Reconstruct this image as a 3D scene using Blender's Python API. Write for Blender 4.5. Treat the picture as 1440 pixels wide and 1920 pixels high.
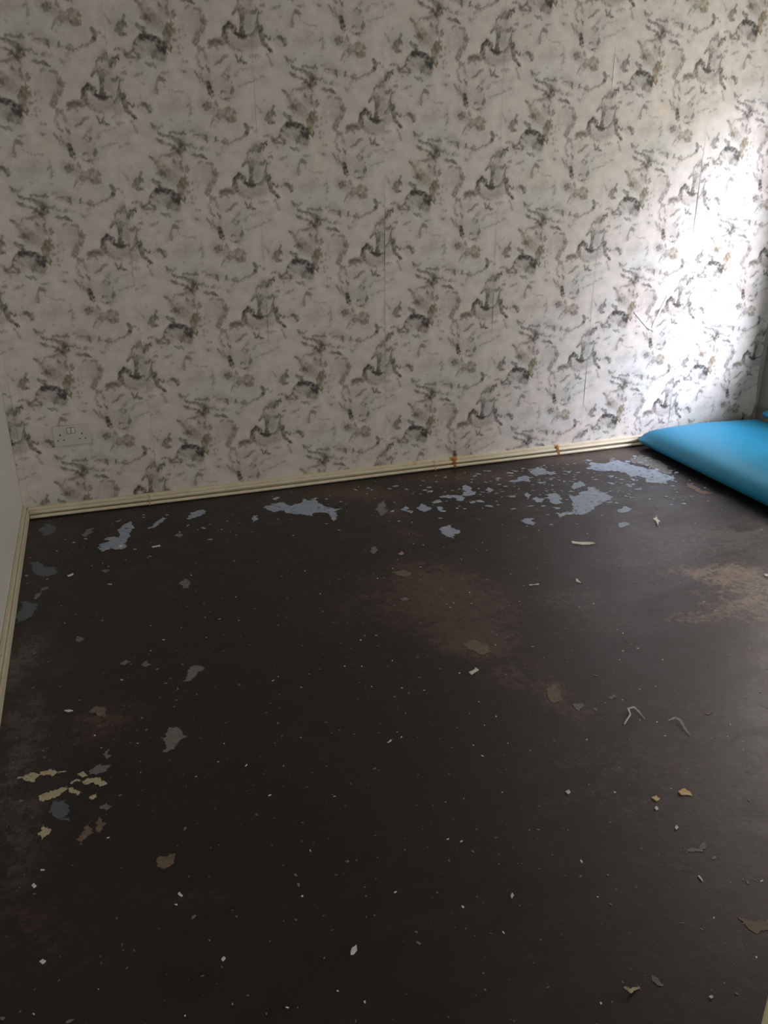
import bpy, bmesh, math, random
import numpy as np
from mathutils import Vector, Matrix
from mathutils.geometry import delaunay_2d_cdt

for o in list(bpy.data.objects):
    bpy.data.objects.remove(o, do_unlink=True)
S = bpy.context.scene
COL = S.collection

# ------------------------------------------------------------------ camera
cam_d = bpy.data.cameras.new('camera')
cam = bpy.data.objects.new('camera', cam_d)
COL.objects.link(cam)
_r = Vector((0.94743, -0.31992, -0.00543)); _u = Vector((0.12838, 0.36453, 0.9223)); _f = Vector((0.29308, 0.87451, -0.38644))
cam.matrix_world = Matrix(((_r.x, _u.x, -_f.x, 0.41165), (_r.y, _u.y, -_f.y, -3.57337), (_r.z, _u.z, -_f.z, 1.38055), (0, 0, 0, 1)))
cam_d.sensor_fit = 'HORIZONTAL'; cam_d.sensor_width = 36.0
cam_d.lens = 1560.89 / 1440 * 36.0
cam_d.clip_start = 0.02
S.camera = cam

# ------------------------------------------------------------------ world, sun, exposure
wd = bpy.data.worlds.new('sky'); S.world = wd; wd.use_nodes = True
_bg = wd.node_tree.nodes['Background']
_bg.inputs['Color'].default_value = (1.0, 0.95, 0.885, 1); _bg.inputs['Strength'].default_value = 6.6
sun_d = bpy.data.lights.new('hazy_sun', 'SUN'); sun_d.energy = 16.5; sun_d.angle = math.radians(34); sun_d.color = (0.80, 0.82, 1.0)
sun = bpy.data.objects.new('hazy_sun', sun_d); COL.objects.link(sun)
sun.rotation_euler = Vector((-1.0, 1.5, -1.2)).to_track_quat('-Z', 'Y').to_euler()
# the window and the added fill opening are light portals so that the sky is sampled through them
def portal(loc, aim, w, hgt):
    d = bpy.data.lights.new('sky_portal', 'AREA'); d.shape = 'RECTANGLE'; d.size = w; d.size_y = hgt
    d.cycles.is_portal = True
    o = bpy.data.objects.new('sky_portal', d); COL.objects.link(o)
    o.location = loc; o.rotation_euler = Vector(aim).to_track_quat('-Z', 'Y').to_euler()
portal((4.03, -0.915, 1.32), (-1, 0, 0), 1.17, 1.48)
portal((1.125, -6.26, 0.85), (0, 1, 0), 2.15, 1.30)
S.view_settings.view_transform = 'Standard'; S.view_settings.look = 'None'
S.view_settings.exposure = 0.0; S.view_settings.gamma = 1.0; S.view_settings.use_curve_mapping = False
S.cycles.max_bounces = 7; S.cycles.diffuse_bounces = 4; S.cycles.glossy_bounces = 3; S.cycles.use_adaptive_sampling = True; S.cycles.adaptive_threshold = 0.03

# ------------------------------------------------------------------ traced layout (metres; wallpaper strokes in millimetres from the motif anchor)
STROKES = [
    ('G',0.8,[(-30.9,-32.2,3.6),(-22.1,-8.4,6.0),(-7.1,4.8,7.6),(7.7,1.6,9.0),(14.0,-13.3,8.0),(20.2,-24.0,5.0),(35.2,-29.4,7.0),(48.0,-34.5,6.0)]),
    ('G',0.75,[(44.3,35.5,6.0),(45.2,15.0,6.0),(42.9,-5.3,6.4),(39.5,-23.5,8.0)]),
    ('B',0.6,[(10.3,40.1,2.0),(23.1,49.3,5.0),(31.8,62.8,5.6),(38.2,74.5,3.6),(35.2,86.8,3.0)]),
    ('G',0.45,[(40.1,50.0,7.2),(52.8,43.0,7.2)]),
    ('G',0.55,[(48.7,61.6,3.0),(65.7,56.3,4.4),(82.8,46.9,5.0),(97.8,47.8,4.4),(101.0,59.8,2.0)]),
    ('G',0.65,[(109.6,49.0,1.6),(106.3,28.8,2.8),(100.9,10.7,5.0),(97.6,-7.5,6.0),(88.9,-25.4,6.0),(82.4,-31.1,5.6),(67.4,-25.8,2.4),(54.4,-29.9,2.0)]),
    ('G',0.7,[(108.4,-2.2,8.0),(114.9,-27.5,7.6),(121.4,-50.9,8.0),(132.2,-62.2,7.0),(143.2,-73.6,4.0),(148.7,-82.4,1.6)]),
    ('G',0.6,[(127.9,-26.5,4.0),(138.8,-33.5,3.6),(149.7,-48.0,1.4)]),
    ('B',0.62,[(-20.2,-20.8,5.6),(-20.5,-41.3,5.0),(-29.1,-53.0,7.0),(-46.2,-55.7,9.0),(-63.1,-56.3,10.0),(-77.9,-55.1,9.0),(-86.5,-62.6,3.0)]),
    ('O',0.4,[(-75.6,-47.0,6.0),(-50.2,-47.1,8.0),(-28.9,-40.6,6.0)]),
    ('G',0.4,[(-16.4,-54.0,4.0),(-3.7,-61.3,7.0),(6.9,-70.4,6.0),(17.5,-77.6,2.4),(36.8,-83.4,2.0)]),
    ('G',0.6,[(-180.2,84.2,4.0),(-164.0,78.0,4.4),(-143.5,75.6,5.0),(-127.2,67.4,2.0)]),
    ('G',0.45,[(-158.7,50.7,4.0),(-148.2,55.9,5.0)]),
    ('B',0.55,[(-129.7,51.6,3.0),(-117.3,50.6,3.6),(-109.2,41.0,4.0),(-105.4,26.6,5.0),(-99.5,14.0,10.0),(-89.2,5.1,6.0)]),
    ('B',0.55,[(-99.6,5.9,10.0),(-104.2,-10.0,9.0),(-112.8,-21.5,4.0)]),
    ('B',0.55,[(-122.2,-18.7,3.0),(-123.6,-32.8,7.0),(-134.3,-44.2,7.0),(-139.8,-56.0,6.0),(-134.9,-67.7,4.4)]),
    ('B',0.3,[(-119.5,-39.3,3.0),(-119.9,-53.6,2.0)]),
    ('G',0.45,[(-122.6,-78.0,6.0),(-107.9,-77.2,7.0),(-99.4,-75.9,3.0)]),
    ('G',0.3,[(-124.9,-86.1,4.0),(-135.9,-103.7,2.0),(-140.3,-111.6,1.0)]),
    ('G',0.42,[(-86.7,-74.9,4.4),(-80.4,-74.4,3.6)]),
    ('G',0.45,[(-50.8,-78.0,3.6),(-48.7,-80.2,2.4)]),
    ('G',0.4,[(-102.8,-88.0,2.0),(-102.1,-102.5,4.4),(-96.1,-115.5,3.6),(-90.9,-122.2,1.6)]),
    ('G',0.55,[(-24.5,-95.8,2.0),(-35.2,-100.1,2.8),(-40.7,-110.0,4.4),(-49.4,-119.7,3.2),(-60.1,-123.9,3.6),(-68.8,-130.5,1.6)]),
    ('G',0.6,[(13.0,-95.9,2.8),(19.4,-106.9,3.6),(23.5,-117.8,4.4)]),
    ('G',0.6,[(34.5,-99.9,2.0),(30.1,-110.0,4.4),(34.4,-114.5,6.0),(47.3,-117.8,2.4)]),
    ('G',0.33,[(66.9,-96.4,3.0),(82.1,-98.8,3.2),(103.9,-95.4,1.6)]),
    ('G',0.3,[(69.1,-98.7,2.4),(90.8,-96.4,1.6),(103.9,-93.3,1.0)]),
    ('G',0.48,[(-128.8,-114.7,2.4),(-130.2,-127.0,3.2),(-122.0,-138.2,3.0),(-114.7,-144.1,2.4)]),
    ('G',0.55,[(-102.8,-133.7,1.6),(-94.6,-144.9,2.8),(-90.5,-152.6,2.8)]),
    ('B',0.28,[(-4.5,-123.7,1.6),(-13.3,-137.6,2.8),(-22.0,-145.2,4.4),(-28.5,-148.8,3.0)]),
    ('G',0.3,[(66.7,-137.4,2.0),(60.2,-140.0,1.0),(25.4,-144.2,1.6),(10.2,-154.4,1.6),(0.3,-166.2,2.0)]),
    ('G',0.45,[(-46.0,-168.2,2.4),(-35.1,-157.7,2.0),(-24.4,-163.9,1.6),(-22.5,-176.8,1.6),(-31.2,-182.3,1.6),(-36.4,-171.2,1.2)]),
    ('G',0.42,[(-187.7,-154.0,2.8),(-175.0,-152.1,3.2)]),
    ('G',0.45,[(-147.7,-154.6,1.0),(-137.6,-168.1,2.8),(-127.4,-183.8,2.8)]),
    ('G',0.55,[(-126.8,-160.7,2.4),(-118.7,-176.2,3.6),(-113.7,-191.4,5.0)]),
    ('G',0.75,[(-104.0,-186.0,2.8),(-98.0,-201.3,7.6),(-91.9,-216.8,9.6),(-87.9,-232.0,5.6),(-89.2,-238.3,2.0)]),
    ('G',0.58,[(-8.7,-192.9,2.8),(-7.8,-207.9,3.2),(-12.2,-216.0,3.6),(-15.6,-226.3,2.8)]),
    ('G',0.3,[(1.0,-198.1,1.6),(35.8,-193.9,2.0),(64.2,-184.9,2.0),(88.4,-174.4,1.6),(112.5,-168.1,1.2)]),
    ('G',0.65,[(-53.4,-222.6,1.6),(-45.8,-220.2,4.0),(-38.3,-222.0,1.6)]),
    ('G',0.35,[(-70.7,-229.5,2.8),(-70.3,-230.8,2.4)]),
    ('G',0.42,[(-55.9,-241.6,2.4),(-49.4,-241.2,2.8)]),
    ('G',0.62,[(-40.8,-245.2,2.8),(-30.0,-246.3,5.6),(-21.2,-240.8,2.8)]),
    ('G',0.35,[(-3.8,-239.3,2.8),(-3.4,-240.4,2.0)]),
    ('G',0.4,[(-30.1,-250.6,4.0),(-29.7,-253.2,2.8)]),
    ('G',0.4,[(-75.5,-254.6,2.8),(-74.6,-263.3,5.0),(-66.1,-267.4,1.6)]),
    ('B',0.6,[(-110.0,-257.6,2.8),(-101.5,-264.8,8.0),(-95.3,-274.0,4.0)]),
    ('B',0.55,[(-127.5,-275.0,2.8),(-118.9,-271.6,7.0),(-112.7,-283.0,5.6)]),
    ('G',0.33,[(-80.4,-284.2,2.0),(-63.1,-283.8,2.4),(-48.0,-284.3,2.8)]),
    ('O',0.55,[(-50.2,-289.5,5.0),(-32.7,-280.5,7.0),(-15.3,-282.3,7.0),(-8.9,-293.7,5.0)]),
    ('O',0.6,[(-43.9,-303.1,7.0),(-28.7,-304.7,12.0),(-13.5,-312.8,8.0),(1.6,-325.3,3.0)]),
    ('B',0.45,[(-72.2,-306.6,7.0),(-54.8,-304.1,6.0),(-41.7,-301.2,5.0)]),
    ('B',0.4,[(-28.9,-315.5,8.0),(-22.4,-322.7,5.0),(-4.9,-324.6,2.8)]),
    ('G',0.42,[(-83.0,-303.3,5.0),(-89.7,-315.6,3.6),(-96.5,-327.9,3.2),(-101.0,-338.2,2.0)]),
    ('G',0.25,[(-90.3,-343.8,3.6),(-88.2,-346.2,2.8)]),
    ('G',0.18,[(-74.7,-321.5,2.0),(-85.8,-337.7,2.4)]),
    ('G',0.65,[(30.2,-332.7,4.0),(36.7,-342.2,6.0),(42.1,-351.5,5.6),(34.3,-363.9,4.4)]),
    ('B',0.5,[(34.3,-363.9,4.0),(23.1,-375.9,3.6),(14.2,-381.5,4.4),(-10.2,-389.9,2.8),(-25.7,-398.1,2.4),(-39.0,-399.9,2.0)]),
    ('G',0.5,[(45.5,-345.3,3.6),(58.8,-344.5,4.0)]),
    ('G',0.35,[(68.7,-356.6,3.2),(69.4,-357.8,2.4)]),
    ('G',0.62,[(-84.5,-379.4,2.4),(-84.8,-390.3,5.6),(-74.0,-397.0,2.8)]),
    ('B',0.48,[(-60.8,-393.0,4.0),(-52.0,-394.0,7.0),(-43.4,-401.6,5.0)]),
    ('G',0.28,[(-54.4,-407.0,5.0),(-65.6,-419.0,4.0)]),
    ('G',0.3,[(-181.1,-355.5,2.8),(-172.6,-355.4,2.0)]),
    ('G',0.52,[(-170.9,-371.9,1.6),(-151.6,-374.1,4.4),(-132.2,-376.2,6.4),(-123.8,-385.9,5.6),(-126.1,-392.2,2.4)]),
    ('G',0.15,[(-163.9,-353.1,2.4),(-133.9,-356.4,2.4)]),
    ('G',0.52,[(47.1,-427.4,5.0),(60.6,-420.0,9.0),(67.3,-407.4,5.0)]),
    ('G',0.68,[(78.4,-431.0,5.0),(85.2,-420.6,8.4),(98.7,-411.0,9.0),(112.2,-399.1,2.8)]),
    ('G',0.3,[(-172.3,-274.7,5.0),(-172.8,-289.6,3.6),(-178.5,-304.0,2.4)]),
    ('G',0.33,[(155.9,58.9,1.6),(173.2,65.8,3.6),(190.5,67.6,3.0)]),
    ('G',0.2,[(186.4,41.3,2.0),(187.5,39.1,1.6)]),
    ('B',0.52,[(230.4,9.1,2.8),(236.8,21.0,3.6),(243.2,39.2,4.4),(249.6,53.1,6.0),(260.5,56.4,5.0),(269.5,45.5,4.4),(267.4,39.4,1.6)]),
    ('G',0.35,[(267.5,29.1,1.2),(278.7,22.0,1.6),(296.5,15.5,2.4)]),
    ('G',0.27,[(307.7,11.6,3.6),(323.3,11.4,4.4),(334.4,11.6,2.8)]),
    ('G',0.13,[(354.9,-4.6,4.0),(357.5,-19.5,5.0)]),
    ('G',0.42,[(355.4,-25.6,2.0),(348.9,-35.6,3.2),(342.3,-41.4,1.6)]),
    ('G',0.58,[(162.8,-38.6,2.0),(175.9,-35.5,4.0),(193.4,-35.8,6.0),(202.3,-44.9,8.0),(201.3,-57.4,2.8)]),
    ('G',0.27,[(175.7,-10.5,3.0),(176.2,-11.2,2.4)]),
    ('G',0.2,[(191.1,-15.9,2.0),(191.5,-16.5,2.0)]),
    ('G',0.22,[(239.7,-43.8,2.4),(253.0,-38.5,4.4),(270.7,-37.8,2.8)]),
    ('G',0.27,[(275.9,-84.7,2.8),(277.0,-85.4,2.8)]),
    ('G',0.2,[(343.3,-88.2,2.4),(352.4,-93.2,2.0)]),
    ('G',0.5,[(204.9,-97.7,3.0),(213.8,-109.1,5.0),(231.7,-114.8,2.8),(240.4,-105.0,2.0),(249.3,-98.3,1.0)]),
    ('G',0.6,[(227.3,-125.1,2.8),(236.3,-134.4,4.0),(263.2,-142.1,5.2),(285.8,-150.6,5.2),(301.8,-163.8,5.6),(311.1,-175.5,8.0)]),
    ('G',0.55,[(220.9,-152.3,3.6),(229.9,-160.6,4.0),(252.4,-166.9,4.0),(272.7,-174.1,4.8),(286.3,-181.9,4.4),(300.1,-196.1,5.0)]),
    ('G',0.52,[(269.8,-128.8,2.8),(285.4,-125.9,4.0),(301.3,-130.5,3.2),(312.6,-132.5,5.2),(326.1,-132.7,2.0)]),
    ('B',0.52,[(313.2,-167.0,8.0),(322.2,-165.7,6.0),(333.7,-172.1,2.4)]),
    ('B',0.55,[(313.2,-167.0,10.0),(308.9,-181.8,9.0),(300.1,-194.0,8.0),(282.1,-203.1,7.0),(264.1,-207.9,4.4),(241.6,-209.1,1.6)]),
    ('B',0.4,[(268.4,-188.9,3.0),(275.1,-185.2,2.4)]),
    ('G',0.52,[(300.3,-202.6,3.6),(307.3,-216.4,2.0),(309.7,-225.3,1.0)]),
    ('G',0.27,[(230.4,-206.9,1.6),(223.7,-215.0,1.6),(219.3,-225.4,1.6)]),
    ('O',0.68,[(187.9,-213.7,2.8),(201.4,-225.8,4.4),(210.5,-237.6,5.6),(219.6,-253.7,7.0),(228.8,-269.9,10.0),(231.2,-283.3,8.0)]),
    ('G',0.4,[(206.3,-274.2,2.8),(219.8,-273.4,5.0)]),
    ('G',0.33,[(235.2,-242.2,2.8),(244.5,-260.5,5.0),(253.7,-270.2,3.6)]),
    ('G',0.48,[(275.7,-226.4,3.6),(280.4,-235.6,2.8)]),
    ('G',0.52,[(300.7,-231.0,2.4),(303.3,-248.8,7.0),(305.8,-260.0,5.6)]),
    ('B',0.52,[(323.9,-248.6,5.0),(319.6,-263.5,4.4),(315.2,-276.3,3.6),(314.3,-287.3,2.8)]),
    ('O',0.72,[(315.6,-294.0,6.0),(306.6,-304.2,13.1),(293.1,-322.8,13.1),(293.5,-345.1,11.0),(296.1,-363.3,10.0),(303.3,-377.5,4.0)]),
    ('O',0.5,[(318.1,-307.6,6.0),(316.1,-320.7,5.0)]),
    ('G',0.62,[(186.1,-294.1,2.8),(197.5,-304.1,5.6),(211.1,-312.1,7.0),(213.4,-323.4,6.0)]),
    ('G',0.8,[(202.2,-335.5,8.0),(215.8,-332.5,7.6),(234.0,-334.4,8.0),(252.3,-345.2,10.0),(266.2,-357.8,12.0),(277.8,-370.3,11.2)]),
    ('B',0.55,[(239.2,-395.2,8.0),(252.8,-385.5,12.0),(275.7,-381.2,12.0),(271.3,-398.8,9.0)]),
    ('G',0.62,[(197.7,-337.2,5.0),(179.7,-350.8,5.6),(173.0,-365.7,4.4),(168.5,-376.3,2.8)]),
    ('G',0.32,[(222.8,-359.9,5.0),(220.7,-377.5,4.4)]),
    ('G',0.38,[(193.4,-372.3,5.6),(202.5,-373.3,4.4)]),
    ('G',0.24,[(184.3,-364.7,13.9),(206.9,-358.2,13.9),(211.6,-381.0,13.9),(193.5,-390.2,10.0)]),
    ('G',0.55,[(103.2,-378.1,2.4),(116.7,-374.0,2.8),(134.7,-379.3,5.0),(141.5,-393.4,5.0),(157.2,-386.2,5.0),(166.3,-380.5,4.0)]),
    ('G',0.55,[(141.5,-397.9,4.0),(161.8,-400.1,3.0),(175.4,-406.1,4.0),(186.7,-396.2,4.4),(177.6,-386.2,4.0)]),
    ('G',0.48,[(207.4,-418.7,3.0),(223.5,-425.0,5.6),(237.2,-426.5,5.0),(241.9,-431.6,3.0)]),
    ('G',0.45,[(260.5,-449.6,2.0),(272.0,-447.5,2.8),(285.9,-446.8,1.2)]),
    ('G',0.58,[(150.2,-268.6,2.8),(145.8,-281.3,4.4),(141.3,-293.9,9.0),(127.9,-305.7,10.0),(116.8,-315.5,6.0)]),
    ('G',0.65,[(127.9,-325.5,6.0),(141.4,-329.1,5.0)]),
    ('G',0.32,[(81.4,-270.4,1.6),(92.4,-282.4,2.4),(95.7,-295.8,2.0)]),
    ('G',0.16,[(116.8,-243.6,2.8),(110.2,-256.0,2.4)]),
    ('G',0.36,[(336.5,-307.2,2.8),(337.7,-307.8,2.4)]),
    ('G',0.36,[(354.9,-304.6,2.4),(356.0,-304.3,2.4)]),
    ('G',0.3,[(359.9,-323.0,2.8),(360.4,-324.8,2.4)]),
    ('G',0.36,[(339.3,-332.0,2.4),(337.0,-333.1,2.8)]),
    ('G',0.45,[(318.7,-341.0,4.4),(316.5,-343.5,3.6)]),
    ('G',0.4,[(330.7,-362.5,3.2),(334.2,-363.9,2.4)]),
    ('G',0.3,[(346.9,-364.2,2.0),(349.3,-365.3,2.0)]),
    ('G',0.4,[(331.1,-380.5,3.6),(333.4,-381.6,2.8)]),
    ('G',0.42,[(345.6,-411.4,3.6),(357.3,-410.5,1.6)]),
    ('G',0.36,[(123.6,90.6,2.4),(125.3,89.7,2.4)]),
    ('G',0.4,[(119.3,69.6,3.2),(127.9,72.1,2.8)]),
    ('G',0.36,[(151.5,104.9,2.4),(153.2,104.4,2.4)]),
    ('G',0.3,[(117.1,46.4,2.8),(118.2,45.3,2.8)]),
    ('G',0.5,[(345.1,-174.2,2.4),(359.0,-182.0,3.2),(377.3,-181.5,3.6),(391.1,-184.9,3.2)]),
    ('G',0.38,[(134.4,-91.7,2.8),(143.2,-109.3,2.0),(145.4,-120.1,3.6),(151.0,-129.0,2.4)]),
    ('G',0.22,[(110.4,-131.8,2.0),(123.5,-126.6,1.6),(136.7,-123.5,1.0)]),
    ('G',0.2,[(116.9,-136.6,4.0),(117.8,-137.5,3.6)]),
    ('G',0.22,[(-140.6,107.1,5.0),(-126.3,102.2,4.0),(-114.0,102.3,3.0)]),
    ('G',0.28,[(-89.5,87.6,2.4),(-73.0,82.4,3.2),(-66.6,90.0,2.0)]),
    ('G',0.16,[(-155.5,18.4,25.9),(-158.0,2.4,23.9)]),
    ('G',0.1,[(-61.3,-187.9,25.9),(-70.2,-204.0,21.9)]),
    ('G',0.13,[(258.1,-266.3,19.9),(265.1,-280.1,17.9)]),
    ('G',0.12,[(168.2,-296.7,12.0),(166.0,-314.0,12.0)]),
    ('O',0.3,[(224.1,-249.8,17.9),(242.3,-269.1,21.9),(260.8,-292.9,19.9)]),
    ('G',0.32,[(202.4,-362.2,21.9),(238.9,-366.1,21.9)]),
    ('B',0.35,[(259.7,-386.2,17.9),(264.3,-389.0,15.9)]),
    ('G',0.22,[(280.6,-248.7,15.9),(287.9,-282.4,15.9)]),
    ('G',0.24,[(-5.6,-46.6,12.0),(26.3,-57.6,13.9),(69.3,-61.1,15.9),(101.8,-51.3,12.0)]),
    ('G',0.22,[(65.6,29.8,13.9),(69.7,0.8,13.9)]),
    ('B',0.22,[(-58.9,-58.7,15.9),(-50.4,-57.4,15.9)]),
    ('G',0.22,[(48.8,65.6,15.9),(80.7,67.3,13.9)]),
    ('G',0.14,[(-95.9,-107.2,17.9),(-59.8,-104.2,17.9)]),
    ('G',0.17,[(-86.9,-181.3,23.9),(-50.7,-195.3,25.9),(-29.5,-212.2,17.9)]),
    ('G',0.22,[(-120.9,-267.1,17.9),(-88.9,-279.0,15.9)]),
    ('O',0.24,[(-59.1,-301.5,15.9),(-19.9,-301.3,17.9)]),
    ('G',0.16,[(-151.3,-363.2,17.9),(-123.5,-375.0,13.9)]),
    ('G',0.14,[(257.5,-43.1,21.9),(288.4,-28.8,21.9)]),
    ('G',0.18,[(301.5,-142.3,23.9),(324.4,-161.6,17.9)]),
    ('G',0.22,[(134.6,-302.0,17.9),(136.9,-304.4,15.9)]),
    ('G',0.2,[(85.2,-418.4,17.9),(67.3,-420.8,15.9)]),
    ('G',0.15,[(182.5,-41.2,17.9),(191.3,-44.0,15.9)]),
    ('B',0.22,[(302.2,-185.5,19.9),(286.7,-203.6,15.9)]),
    ('B',0.22,[(-109.9,14.8,15.9),(-121.4,-28.9,15.9)]),
]
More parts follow.
